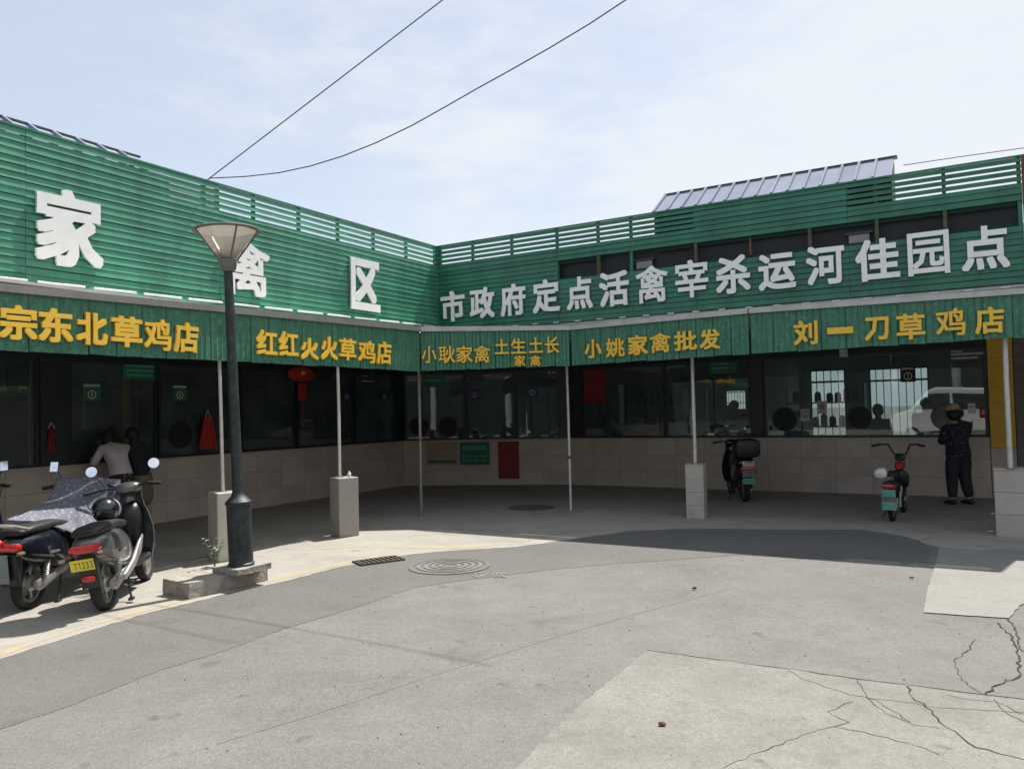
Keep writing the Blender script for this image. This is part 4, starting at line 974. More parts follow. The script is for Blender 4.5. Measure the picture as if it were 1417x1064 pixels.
for f_, u, n_, w_, lb_ in (('R', 1.4, WR + 2.9, 1.3, 'dim shop shelf of jars behind the window right of the thin bare pole'), ('R', 5.5, WR + 1.7, 1.5, 'shop shelf of jars and packets behind the window left of the barred opening'),
                        ('L', -3.0, WL + 2.4, 1.4, 'dim shelf of jars behind the window left of the lamp post'), ('L', .8, WL + 2.6, 1.6, 'dim shelf of jars behind the left wing window by the festive ornament'), ('L', -6.4, WL + 1.6, 1.5, 'dim shelf of jars inside the leftmost window')):
    shelf(f_, u, n_, w_, lb_)
def fan(P, ang, label):
    t = thing('ceiling_lamp', label, 'ceiling lamp', P, ang, 'hanging lamps inside the poultry shops')
    MB().tube([(0, 0, 0), (0, 0, .5)], .006, 5).build('cord', 'frame_dark', t); MB().lathe([(.02, .03), (.05, .02), (.12, -.05), (.115, -.05), (.045, .012)], 16).build('lamp_shade', 'trim_light', t, 40)
for x, y in ((826, 2.25), (943, 2.35), (1010, 2.3)): fan(PR(onR(x, 500, WR + 1)[0], WR + 1, y), AR, 'small pale hanging lamp inside the shop window %s' % {826: 'beside the red window poster', 943: 'left of the narrow tiled plinth pole', 1010: 'above the black scooter'}[x])
def scale_(u, n, frame, label):
    P = (PL if frame == 'L' else PR)(u, n, 1.051); t = thing('weighing_scale', label, 'scale', P, AL if frame == 'L' else AR, 'weighing scales on the shop counters')
    MB().box(-.15, .15, -.12, .12, 0, .09).build('base', 'trim_light', t, bevel=.015); MB().box(-.17, .17, -.14, .14, .10, .115).build('pan', 'silver', t, bevel=.004); MB().tube([(.0, .12, .08), (0, .12, .42)], .012, 6).build('post', 'silver', t); MB().box(-.09, .09, .10, .14, .40, .50).build('display', 'frame_dark', t, bevel=.008)
ctr = quadwall('counter_top', PR(.9, WR + .2), PR(8.4, WR + .2), .98, 1.05, .45, 'trim_light'); quadwall('counter_top', PL(-8.9, WL + .2), PL(2.6, WL + .2), .98, 1.05, .45, 'trim_light')
for f_, u, lb_ in (('R', 2.2, 'weighing scale on the counter right of the red window poster'), ('R', 5.1, 'weighing scale on the counter right of the dark window pillar'), ('L', -1.2, 'weighing scale on the left wing counter by the red apron'), ('L', 1.0, 'weighing scale on the left wing counter near the grey concrete plinth')):
    scale_(u, (WR if f_ == 'R' else WL) + .42, f_, lb_)
rk2 = random.Random(31)
def stack(frame, u, n, cols, label):
    P = (PL if frame == 'L' else PR)(u, n); t = thing('poultry_cage_rack', label, 'cage rack', P, AL if frame == 'L' else AR, 'cage racks inside the poultry shops')
    for r in range(3):
        for c in range(cols):
            x0 = c * .62; z0 = .35 + r * .58; mb = MB()
            for k in range(9): mb.tube([(x0 + k * .07, 0, z0), (x0 + k * .07, 0, z0 + .5)], .005, 4)
            for z in (0, .25, .5): mb.tube([(x0, 0, z0 + z), (x0 + .56, 0, z0 + z)], .007, 4); mb.tube([(x0, .5, z0 + z), (x0 + .56, .5, z0 + z)], .007, 4)
            mb.box(x0, x0 + .56, 0, .5, z0 - .03, z0 - .01); mb.build('cage', 'silver', t)['kind'] = 'stuff'
            m3 = MB(); xx = x0 + rk2.uniform(.15, .4); m3.ell((xx, .25, z0 + .12), (.13, .09, .10), 10, 7); m3.ell((xx + .12, .25, z0 + .25), (.045, .04, .05), 8, 6)
            m3.build('bird', rk2.choice(['straw', 'white_cloth', 'rust', 'hair']), t, 60)
    return t
stack('R', 2.9, WR + 2.4, 2, 'rack of wire poultry cages behind the window beside the narrow tiled plinth pole')
stack('R', 6.4 - .2, WR + 3.3, 1, 'narrow rack of wire poultry cages between the two barred back windows') if False else None
stack('L', -4.5, WL + 1.6, 2, 'rack of wire poultry cages behind the bending person')
stack('L', 1.6, WL + 1.8, 2, 'rack of wire poultry cages in the far end of the left wing')
# counter objects seen behind the glass
t = thing('display_tray', 'pale wire tray on the corner shop counter', 'tray', WM + V((math.cos(ab) * .55, math.sin(ab) * .55 + .25, 1.05)), ab)
MB().box(-.28, .28, -.1, .1, 0, .02).build('base', 'frame_dark', t)
mb = MB(); mb.tube([(-.28, -.1, 0), (-.28, -.1, .26), (.28, -.1, .26), (.28, -.1, 0)], .008, 6); mb.tube([(-.28, .1, 0), (-.28, .1, .26), (.28, .1, .26), (.28, .1, 0)], .008, 6); mb.build('wire_frame', 'trim_light', t)

# ------------------------------------------------------------------ people
GIRTH = 1.0
def skin(name, joints, edges, mat, parent, sub=2):
    me = bpy.data.meshes.new(name); me.from_pydata([j[0] for j in joints], edges, []); me.materials.append(MT[mat])
    o = bpy.data.objects.new(name, me); C.objects.link(o); o.modifiers.new('skin', 'SKIN').use_smooth_shade = True
    if not me.skin_vertices: me.skin_vertices.new(name='')
    for i, j in enumerate(joints):
        r = j[1] * (GIRTH if name != 'body' else 1); me.skin_vertices[0].data[i].radius = (r, r) if not isinstance(r, tuple) else r
    me.skin_vertices[0].data[0].use_root = True
    s_ = o.modifiers.new('sub', 'SUBSURF'); s_.levels = sub; s_.render_levels = sub
    dg = bpy.context.evaluated_depsgraph_get(); me2 = bpy.data.meshes.new_from_object(o.evaluated_get(dg)); o.modifiers.clear(); o.data = me2
    me2.name = name; me2.materials.clear(); me2.materials.append(MT[mat])
    for p_ in me2.polygons: p_.use_smooth = True
    o.parent = parent; return o
def person(label, loc, rotz, J, top, bottom, hairlen='short', hat=False, bottom_kind='trousers', shoes=True, bust=False):
    """J: joints in person space, facing +x. keys: pelvis, chest, neck, head, sh_l, el_l, ha_l, ..., kn_l, an_l, ..."""
    t = thing('person', label, 'person', loc, rotz)
    j = lambda k: V(J[k])
    pts = [(j('pelvis'), .105), (j('pelvis').lerp(j('chest'), .5), .10), (j('chest'), .12), (j('neck'), .05), (j('neck').lerp(j('head'), .55), .055), (j('head') + V((0, 0, .01)), .088), (j('head') + V((0, 0, .09)), .07)]
    ed = [(0, 1), (1, 2), (2, 3), (3, 4), (4, 5), (5, 6)]
    def chain(start, seq):
        k = start
        for p_, r in seq: pts.append((p_, r)); ed.append((k, len(pts) - 1)); k = len(pts) - 1
        return k
    for s in 'lr':
        sh, el, ha = j('sh_' + s), j('el_' + s), j('ha_' + s)
        chain(2, [(sh, .05), (sh.lerp(el, .5), .044), (el, .037), (el.lerp(ha, .8), .027)])
        k = len(pts) - 1
        dirh = (ha - el).normalized(); sd = dirh.cross(V((0, 0, 1))).normalized()
        chain(k, [(ha, .030), (ha + dirh * .05, .026)]); palm = len(pts) - 1
        for q in range(4):
            o_ = sd * ((q - 1.5) * .021); chain(palm, [(ha + dirh * .085 + o_, .010), (ha + dirh * (.125 + (.012 if q in (1, 2) else 0)) + o_ * 1.15 - V((0, 0, .012)), .008)])
        chain(palm - 1, [(ha + sd * .045 + dirh * .03, .011), (ha + sd * .055 + dirh * .07, .009)])
        if not bust:
            kn, an = j('kn_' + s), j('an_' + s); hip = j('pelvis') + (kn - j('pelvis')) * .12 + (V((0, .08 if s == 'l' else -.08, -.03)))
            chain(0, [(hip, .085), (hip.lerp(kn, .5), .075), (kn, .055), (kn.lerp(an, .4), .056), (an, .037), (an + V((.02, 0, -.04)), .037), (an + V((.10, 0, -.055)), .036), (an + V((.17, 0, -.06)), .028)])
    skin('body', pts, ed, 'skin', t)
    # face
    hd = j('head'); fwd = V(J.get('face', (1, 0, 0))).normalized(); sd = fwd.cross(V((0, 0, 1))).normalized()
    hp = hd + V((0, 0, .04))
    mb = MB(); mb.ell(hp + fwd * .10 - V((0, 0, .01)), (.014, .014, .024), 8, 6); mb.ell(hp + sd * .078, (.012, .012, .03), 8, 6); mb.ell(hp - sd * .078, (.012, .012, .03), 8, 6); mb.build('nose_and_ears', 'skin', t, 60)
    mb = MB(); mb.ell(hp + fwd * .084 + sd * .03 + V((0, 0, .012)), (.008, .008, .006), 8, 5); mb.ell(hp + fwd * .084 - sd * .03 + V((0, 0, .012)), (.008, .008, .006), 8, 5); mb.build('eyes', 'hair', t, 60)
    mb = MB(); mb.ell(hp + fwd * .078 - V((0, 0, .055)), (.012, .02, .005), 8, 5); mb.build('mouth', 'red_board', t, 60)
    # hair
    hb = hp - fwd * .022 + V((0, 0, .028))
    mb = MB(); mb.ell(hb, (.102, .102, .105), 18, 12)
    if hairlen == 'long': mb.ell(hb - fwd * .05 - V((0, 0, .12)), (.07, .08, .15), 14, 9)
    if hairlen == 'bob': mb.ell(hb - fwd * .03 - V((0, 0, .05)), (.088, .098, .10), 14, 9)
    hm = mb
    hm.v = [v + noise.noise_vector(v * 30) * .006 for v in hm.v]; hm.build('hair', 'hair', t, 60)
    if hat:
        M_ = Matrix.Translation(hb + V((0, 0, .035))) @ Matrix.Rotation(.15, 4, 'Y')
        MB().lathe([(.145, .0), (.138, .010), (.114, .025), (.110, .065), (.09, .10), (.05, .115), (.01, .118)], 24, M_).build('hat', 'straw', t, 50)
    # upper garment
    e = .016
    tp = [(j('pelvis') + V((0, 0, -.15)), .15), (j('pelvis') + V((0, 0, -.04)), .158), (j('pelvis').lerp(j('chest'), .35), .142), (j('pelvis').lerp(j('chest'), .7), .138), (j('chest'), .145), (j('chest').lerp(j('neck'), .75), .095)]
    te = [(0, 1), (1, 2), (2, 3), (3, 4), (4, 5)]; kk = J.get('sleeve', .55)
    for s in 'lr':
        sh, el, ha = j('sh_' + s), j('el_' + s), j('ha_' + s); base = len(tp)
        tp.append((sh, .066)); te.append((4, base)); tp.append((sh.lerp(el, .5), .060)); te.append((base, base + 1)); tp.append((el if kk > 1 else sh.lerp(el, .9), .052)); te.append((base + 1, base + 2))
        if kk > 1: tp.append((el.lerp(ha, .85), .042)); te.append((base + 2, base + 3))
    skin('top', tp, te, top, t)
    if not bust:
        if bottom_kind == 'trousers':
            bp_ = [(j('pelvis') + V((0, 0, .03)), .148), (j('pelvis') + V((0, 0, -.06)), .15)]; be = [(0, 1)]
            for s in 'lr':
                kn, an = j('kn_' + s), j('an_' + s); y_ = V((0, .085 if s == 'l' else -.085, -.10)); hip = j('pelvis') + y_; b_ = len(bp_)
                bp_ += [(hip, .105), (hip.lerp(kn, .5), .092), (kn, .075), (kn.lerp(an, .5), .068), (an + V((0, 0, .02)), .056)]; be += [(1, b_), (b_, b_ + 1), (b_ + 1, b_ + 2), (b_ + 2, b_ + 3), (b_ + 3, b_ + 4)]
            skin('trousers', bp_, be, bottom, t)
        else:
            p_ = j('pelvis'); kn = (j('kn_l') + j('kn_r')) / 2
            skin('skirt', [(p_ + V((0, 0, .06)), .14), (p_ - V((0, 0, .06)), .175), (p_.lerp(kn, .6), .18), (kn - V((0, 0, .1)), .19)], [(0, 1), (1, 2), (2, 3)], bottom, t)
        for s in 'lr':
            an = j('an_' + s); mb = MB(); mb.sell([(-.07, .03, .035, .03), (-.04, .042, .045, .045), (.05, .045, .04, .04), (.14, .046, .03, .03), (.19, .03, .022, .022), (.2, .01, .02, .012)], 14)
            mb.v = [V((v.x + an.x, v.y + an.y, v.z + an.z - .095 + .012)) for v in mb.v]; mb.build('shoe', 'shoe', t, 60)
    return t
def stand(h=1.58, lean=0, reach=None, spread=.11):
    k = h / 1.6; ln = lean
    J = dict(pelvis=(0, 0, .88 * k), chest=(.02 + ln * .30, 0, .88 * k + .36 * k * math.cos(ln)), neck=(.02 + ln * .45, 0, .88 * k + .50 * k * math.cos(ln)), head=(.05 + ln * .56, 0, .88 * k + .60 * k * math.cos(ln * 1.1)),
             kn_l=(.03, spread, .47 * k), an_l=(0, spread + .02, .085), kn_r=(.02, -spread, .47 * k), an_r=(-.04, -spread - .03, .085))
    c = V(J['chest'])
    J['sh_l'] = tuple(c + V((0, .165, .06))); J['sh_r'] = tuple(c + V((0, -.165, .06)))
    J['el_l'] = tuple(c + V((.05, .21, -.20))); J['el_r'] = tuple(c + V((.05, -.21, -.20)))
    J['ha_l'] = tuple(c + V((.26, .12, -.18))); J['ha_r'] = tuple(c + V((.26, -.12, -.18)))
    return J
GIRTH = 1.30
J = stand(1.54, .12); J['sleeve'] = 2; J['face'] = (1, .1, -.25)
J['ha_l'] = (.30, .06, 1.16); J['ha_r'] = (.30, -.06, 1.20)
pr = g(1329, 698); person('person in straw hat and dark dotted top standing at the right shop window', (pr.x, pr.y, .004), math.atan2(nR.y, nR.x) + R_(38), J, 'dotted_navy', 'trousers', 'bob', True)
GIRTH = 1.08
J = stand(1.56, .62); J['pelvis'] = (-.05, 0, .90); J['head'] = (.48, 0, 1.38); J['neck'] = (.36, 0, 1.33); J['chest'] = (.20, 0, 1.22); J['sh_l'] = (.24, .17, 1.27); J['sh_r'] = (.24, -.17, 1.27); J['el_l'] = (.34, .24, 1.06); J['el_r'] = (.34, -.24, 1.06); J['ha_l'] = (.60, .15, 1.12); J['ha_r'] = (.60, -.15, 1.12); J['sleeve'] = 2
pl1 = PL(onL(163, 640, WL)[0] - .42, WL - .70)
person('person in lilac top and dotted dark skirt bending down at the left shop window', (pl1.x, pl1.y, .004), math.atan2(nL.y, nL.x) + R_(-12), J, 'lilac', 'dotted_black', 'bob', False, 'skirt')
J = stand(1.55, .28); J['sleeve'] = .5; J['ha_r'] = (.42, -.2, 1.12); J['el_r'] = (.18, -.24, .98)
pl2 = PL(onL(182, 640, WL)[0] - .26, WL - .60)
person('person in black top and olive skirt leaning on the counter beside the lilac one', (pl2.x, pl2.y, .004), math.atan2(nL.y, nL.x) + R_(5), J, 'trousers', 'olive', 'long', False, 'skirt')
def inside(px, n, label, top, hair='short', z=0, turn=180):
    P = PR(onR(px, 580, WR + n)[0], WR + n); J = stand(1.56, .1); J['sleeve'] = 2; person(label, (P.x, P.y, z), math.atan2(-nR.y, -nR.x) + R_(turn - 180), J, top, 'trousers', hair)
inside(1018, .75, 'person in red top inside the shop behind the black scooter', 'red_cloth', z=.20)
inside(1216, .9, 'seated-looking person in pale top inside the shop before the barred window', 'white_cloth', 'bob', z=.06)
inside(1280, .8, 'person in pink top inside the shop facing the person in the hat', 'lilac', z=.16, turn=200)
inside(873, 1.6, 'person in white top with dark hair inside the shop right of the red poster', 'white_cloth', 'long', z=.16)

# ------------------------------------------------------------------ scooters
def wheel(t, x, r, w_=.045, spokes=False, name='wheel', hub='silver'):
    M_ = Matrix.Translation((x, 0, r)) @ Matrix.Rotation(R_(90), 4, 'X')
    prof = [(r - .055, -w_ * .7), (r - .02, -w_), (r - .004, -w_ * .6), (r, 0), (r - .004, w_ * .6), (r - .02, w_), (r - .055, w_ * .7)]
    ty = MB().lathe(prof, 36, M_, closed=True).build(name, 'rubber', t, 50)
    MB().lathe([(r - .056, -w_ * .6), (r - .056, w_ * .6), (r - .075, w_ * .5), (r - .075, -w_ * .5)], 32, M_, closed=True).build('rim', hub, ty, 50)
    mb = MB(); mb.lathe([(.02, -.06), (.055, -.05), (.075, -.03), (.075, .03), (.055, .05), (.02, .06)], 20, M_)
    for k in range(5):
        a = k * 2 * math.pi / 5; c_, s_ = math.cos(a), math.sin(a)
        mb.tube([(x + .05 * c_, 0, r + .05 * s_), (x + (r - .065) * c_, 0, r + (r - .065) * s_)], .014, 6)
    mb.build('hub', hub, ty, 40)
    # tread grooves are separate rubber lugs
    mb = MB()
    for k in range(36):
        a = k * 2 * math.pi / 36; c_, s_ = math.cos(a), math.sin(a); rr_ = r + .0015
        for q in (-1, 1): mb.add([V((x + rr_ * math.cos(a + da), q * w_ * (.12 + .55 * f), r + rr_ * math.sin(a + da) * (1 - .0 * f))) * 1 for da, f in ((0, 0), (.08, 0), (.11, 1), (.03, 1))], [(0, 1, 2, 3)])
    mb.build('tread', 'rubber', ty)
    return ty
def mirror(t, base, top, r, square=False, tilt=14, mat='mirror', yaw=0):
    base, top = V(base), V(top); m_ = MB(); m_.tube([base, base.lerp(top, .5) + V((-.01, 0, .02)), top], .006, 6); st = m_.build('mirror_stem', 'black_plastic', t, 40)
    M_ = Matrix.Translation(top) @ Matrix.Rotation(R_(yaw), 4, 'Z') @ Matrix.Rotation(R_(-90 + tilt), 4, 'Y')
    if square:
        mb = MB().box(-r, r, -r * .75, r * .75, -.02, -.001, M_); mb.build('mirror_shell', 'black_plastic', t, bevel=.012)
        MB().box(-r * .88, r * .88, -r * .64, r * .64, .0, .003, M_).build('mirror_glass', mat, t)
    else:
        MB().lathe([(.01, -.03), (r * .7, -.024), (r, -.006), (r, .0), (r * .9, .0)], 24, M_).build('mirror_shell', 'black_plastic', t, 50)
        MB().lathe([(.005, .001), (r * .93, .001), (r * .93, .004), (.005, .0045)], 24, M_).build('mirror_glass', mat, t, 50)
def plate(t, x, y, z, w_, h, tilt, mat, ink='plate_ink', rows=1):
    M_ = Matrix.Translation((x, y, z)) @ Matrix.Rotation(R_(tilt), 4, 'Y')
    p_ = MB().box(-.004, 0, -w_ / 2, w_ / 2, -h / 2, h / 2, M_).build('number_plate', mat, t)
    mb = MB(); rk = random.Random(int(x * 100 + z * 1000))
    for r in range(rows):
        z0 = -h / 2 + h * (r + .2) / rows; z1 = -h / 2 + h * (r + .75) / rows; n_ = 5
        for k in range(n_):
            y0 = -w_ * .42 + k * w_ * .84 / n_; y1 = y0 + w_ * .1
            mb.box(-.006, -.004, y0, y0 + w_ * .025, z0, z1, M_); mb.box(-.006, -.004, y0 + w_ * .025, y1, z1 - h * .06, z1, M_)
            if rk.random() < .6: mb.box(-.006, -.004, y0 + w_ * .025, y1, z0, z0 + h * .06, M_)
    mb.build('plate_marks', ink, p_)['kind'] = 'stuff'
def scooter(name, label, loc, rotz, paint, kind='classic', mir=True, topcase=False, sq=False, tailw=.13, cowl=1.0, lean=0):
    t = thing(name, label, 'scooter', loc, rotz); t.rotation_euler = (R_(lean), 0, rotz)
    wheel(t, 0, .225, .05); wheel(t, 1.27, .225, .045)
    c = cowl
    MB().sell([(-.345, .035, .60, .03), (-.325, .085 * c, .60, .065), (-.26, .125 * c, .59, .105), (-.12, .165 * c, .565, .15), (.08, .185 * c, .54, .185), (.28, .175 * c, .50, .20), (.46, .145 * c, .45, .185), (.58, .12, .40, .14), (.63, .10, .36, .06)], 24, 2.7).build('body', paint, t, 50)
    MB().sell([(-.30, .09, .72, .02), (-.27, .115, .725, .035), (-.12, .135, .735, .045), (.08, .14, .73, .05), (.15, .13, .735, .045), (.30, .135, .725, .045), (.50, .115, .70, .04), (.60, .07, .675, .025)], 20, 3).build('seat', 'seat_black', t, 50)
    MB().sell([(.50, .15, .29, .035), (.62, .165, .285, .03), (.95, .17, .29, .03), (1.04, .15, .34, .04)], 16, 4).build('footboard', 'black_plastic', t, 50)
    # leg shield: curved panel
    rings = []
    for i in range(10):
        f = i / 9; z = .27 + .70 * f; x = .98 + .10 * math.sin(f * 1.3) + .06 * f; w_ = .17 + .06 * math.sin(min(1, f * 1.25) * math.pi) - .06 * f; ring = []
        for k in range(13):
            q = -1 + 2 * k / 12; ring.append(V((x + .10 * (1 - q * q) , w_ * q, z)))
        rings.append(ring + [V((p_.x - .018, p_.y * .97, p_.z)) for p_ in reversed(ring)])
    MB().loft(rings).build('leg_shield', paint, t, 50)
    # inner shield pocket and rim
    MB().sell([(1.00, .05, .62, .16), (1.05, .10, .62, .22), (1.13, .10, .62, .24)], 14, 3).build('glove_box', 'black_plastic', t, 50)
    # fork and front mudguard
    for s_ in (-1, 1): MB().tube([(1.16, s_ * .06, .62), (1.25, s_ * .065, .225)], .016, 8).build('fork_leg', 'silver', t, 40)
    ring_all = []
    for i in range(9):
        a = R_(25 + 130 * i / 8); R2 = .265; cx, cz = 1.27 + R2 * math.cos(a), .225 + R2 * math.sin(a)
        ring_all.append([V((cx - .02 * math.cos(a) * 0, y_, cz - abs(y_) * .35)) for y_ in (-.07, -.04, 0, .04, .07)] + [V((cx - .012 * math.cos(a), y_, cz - .012 - abs(y_) * .35)) for y_ in (.065, .04, 0, -.04, -.065)])
    MB().loft(ring_all).build('front_mudguard', paint, t, 50)
    # steering head, bars, grips
    MB().sell([(1.00, .05, .99, .03), (1.04, .12, 1.0, .055), (1.12, .13, .99, .07), (1.20, .09, .97, .07), (1.24, .04, .96, .05)], 16, 2.4).build('headset', paint, t, 50)
    MB().tube([(1.22, 0, .97), (1.25, 0, .97)], .055, 16).build('headlight', 'lamp_glass', t, 40)
    MB().tube([(.92, -.36, 1.0), (1.0, -.24, 1.02), (1.07, -.08, 1.01), (1.07, .08, 1.01), (1.0, .24, 1.02), (.92, .36, 1.0)], .013, 8).build('handlebar', 'black_plastic', t, 40)
    for s_ in (-1, 1):
        MB().tube([(.985, s_ * .26, 1.018), (.915, s_ * .375, 1.0)], .019, 10).build('grip', 'rubber', t, 40)
        MB().tube([(1.03, s_ * .22, 1.03), (1.01, s_ * .36, 1.0)], .006, 6).build('brake_lever', 'silver', t, 40)
        if mir and (mir is True or mir == s_): mirror(t, (1.03, s_ * .20, 1.03), (1.0, s_ * .30, 1.215), .057, sq, yaw=-s_ * 2 + 8)
    for s_ in (-1, 1): MB().tube([(.99, s_ * .25, 1.01), (1.08, s_ * .20, .98), (1.18, s_ * .10, .86), (1.17, s_ * .05, .70)], .0045, 5).build('brake_cable', 'rubber', t, 40)
    MB().tube([(-.25, -.10, .725), (-.31, -.06, .74), (-.33, 0, .745), (-.31, .06, .74), (-.25, .10, .725)], .009, 8).build('rear_handle', 'black_plastic', t, 40)
    for s_ in (-1, 1): MB().sell([(.0, .002, .50, .012, s_ * .185), (.04, .004, .50, .014, s_ * .187), (.16, .004, .495, .012, s_ * .186), (.18, .002, .495, .008, s_ * .185)], 8, 2).build('side_badge', 'silver', t, 50)
    # tail: light, rear mudguard, plates
    MB().sell([(-.365, tailw * .75, .60, .02), (-.358, tailw * .95, .60, .035), (-.33, tailw, .60, .04), (-.29, tailw * 1.02, .60, .04)], 18, 3.2).build('tail_light', 'red_lens', t, 50)
    for s_ in (-1, 1): MB().sell([(-.40, .015, .55, .012, s_ * .12), (-.37, .028, .55, .02, s_ * .12), (-.33, .028, .55, .02, s_ * .12)], 12, 2.2).build('indicator', 'rust', t, 50)
    mb = MB(); mb.prism([(-.345, .54), (-.22, .54), (-.225, .44), (-.26, .26), (-.29, .25), (-.335, .46)], -.075, .075, 'y'); mb.build('rear_mudguard', 'black_plastic', t, bevel=.01)
    # swing arm, shock absorber, stand
    MB().sell([(-.07, .02, .225, .04, -.095), (0, .03, .225, .065, -.10), (.10, .028, .23, .05, -.10), (.28, .028, .27, .045, -.10), (.48, .03, .31, .05, -.10)], 14, 2.5).build('swing_arm', 'silver', t, 50)
    MB().sell([(-.05, .015, .225, .03, .095), (0, .02, .225, .045, .10), (.28, .02, .27, .035, .10), (.48, .02, .31, .04, .10)], 14, 2.5).build('swing_arm', 'black_plastic', t, 50)
    mb = MB(); mb.tube([(.02, -.135, .25), (.06, -.135, .48)], .011, 8)
    pts_ = []
    for k in range(60):
        f = k / 59; a = f * 9 * 2 * math.pi; pts_.append((.027 + .03 * f + .026 * math.cos(a), -.135 + .026 * math.sin(a), .29 + .16 * f))
    mb.tube(pts_, .0045, 5); mb.build('shock_absorber', 'silver', t, 40)
    MB().tube([(.42, .10, .28), (.40, .16, .10), (.37, .22, .012), (.33, .23, .010)], .010, 8).build('side_stand', 'black_plastic', t, 40)
    mb = MB(); mb.tube([(.36, -.11, .27), (.28, -.13, .07), (.23, -.15, .02)], .011, 8); mb.box(.19, .26, -.17, -.13, .006, .03); mb.build('centre_stand', 'black_plastic', t)
    if topcase:
        MB().sell([(-.44, .14, .95, .10), (-.42, .20, .95, .15), (-.25, .235, .95, .17), (-.06, .22, .95, .165), (-.02, .15, .94, .10)], 20, 4).build('top_case', 'black_plastic', t, 50)
        MB().tube([(-.33, -.15, .70), (-.40, 0, .73), (-.33, .15, .70)], .012, 8).build('grab_rail', 'silver', t, 40)
    return t
g1 = g(147, 851)
sc = scooter('scooter', 'grey step-through scooter with red tail lamp and yellow plate, nearest the lamp post', (g1.x - .10, g1.y + .20, .004), R_(90 + 10), 'paint_grey', tailw=.125, lean=-7)
# the near scooter: big silver exhaust-like side cover, yellow plate, helmet-bag on the footboard
plate(sc, -.365, .02, .47, .19, .10, -12, 'plate_yellow')
MB().sell([(-.335, .045, .34, .025), (-.325, .055, .34, .03), (-.30, .05, .34, .03)], 12, 3).build('reflector', 'red_lens', sc, 50)
MB().sell([(.02, .01, .25, .02, -.16), (.10, .022, .26, .035, -.165), (.35, .025, .33, .04, -.17), (.60, .02, .44, .06, -.17), (.78, .008, .52, .02, -.16)], 12, 2.5).build('side_cover', 'silver', sc, 50)
t = thing('helmet', 'round helmet with a shiny pale side resting on the grey scooter seat', 'helmet', V((g1.x - .27, g1.y + .52, .755)), R_(100))
MB().ell((0, 0, .10), (.135, .12, .12), 20, 14).build('shell', 'paint_black', t, 60); MB().ell((.06, -.01, .10), (.10, .112, .105), 18, 12).build('visor', 'silver', t, 60)
g2 = g(40, 850)
sb = scooter('scooter', 'black scooter draped with a speckled grey wind cover, second from the left edge', (g2.x - .14, g2.y + .22, .004), R_(90 + 3), 'paint_black', tailw=.10, sq=True, lean=1, mir=1)
MB().sell([(-.40, .05, .64, .025, .09), (-.385, .065, .64, .035, .09), (-.34, .065, .64, .03, .09)], 12, 3.4).build('rear_reflector', 'red_lens', sb, 50)
plate(sb, -.365, .06, .42, .17, .26, -10, 'plate_dim', 'plate_dim')
MB().tube([(-.30, -.14, .76), (-.44, -.10, .80), (-.47, 0, .81), (-.44, .10, .80), (-.30, .14, .76)], .016, 8).build('grab_rail', 'silver', sb, 40)
# wind cover: draped cloth as its own thing
def cover(label, root, rows, mat):
    t = thing('wind_cover', label, 'scooter cover', root.location, root.rotation_euler.z)
    n_ = 22; m_ = 26; rings = []
    for i in range(m_):
        f = i / (m_ - 1) * (len(rows) - 1); k = min(int(f), len(rows) - 2); f -= k; a0, b0_, sg0 = rows[k]; a1, b1_, sg1 = rows[k + 1]
        A_ = V(a0).lerp(V(a1), f); B_ = V(b0_).lerp(V(b1_), f); sg = sg0 + (sg1 - sg0) * f; ring = []
        for j_ in range(n_):
            q = j_ / (n_ - 1); p_ = A_.lerp(B_, q); p_.z -= -sg * math.sin(q * math.pi)
            nz = noise.noise(p_ * 6) * .022 + noise.noise(p_ * 16) * .008 + .010 * math.sin(q * 14 + i * .35); ring.append(p_ + V((nz * .3, nz, nz * .6)))
        rings.append(ring + [p_ - V((0, -.004, .010)) for p_ in reversed(ring)])
    MB().loft(rings).build('cloth', mat, t, 80)
    return t
cover('speckled grey quilted wind cover hanging over the black scooter handlebar and seat', sb,
      [((1.10, .30, 1.08), (1.02, -.40, 1.06), .03), ((.95, .22, 1.10), (.93, -.42, .92), .05), ((.62, .16, .92), (.80, -.40, .62), .06), ((.25, .14, .84), (.62, -.36, .50), .06), ((-.15, .10, .82), (.42, -.30, .56), .05)], 'cover_cloth')
g3 = V((-5.48, 7.3, 0))
scooter('scooter', 'purple scooter cut off by the left edge of the row', (g3.x, g3.y, .004), R_(90 + 2), 'paint_purple', sq=True, lean=-6)
gq = g(1036, 696); dirq = math.atan2(nR.y, nR.x) + R_(26)
t = scooter('scooter', 'black scooter with rounded top case parked against the right counter', (gq.x, gq.y + .2, .004), dirq, 'paint_black', topcase=True, cowl=1.05)
plate(t, -.375, 0, .69, .20, .09, -5, 'print_pale'); plate(t, -.375, 0, .52, .21, .12, -8, 'plate_dim', 'red_cloth'); plate(t, -.36, 0, .39, .21, .10, -8, 'plate_teal', 'plate_dim')
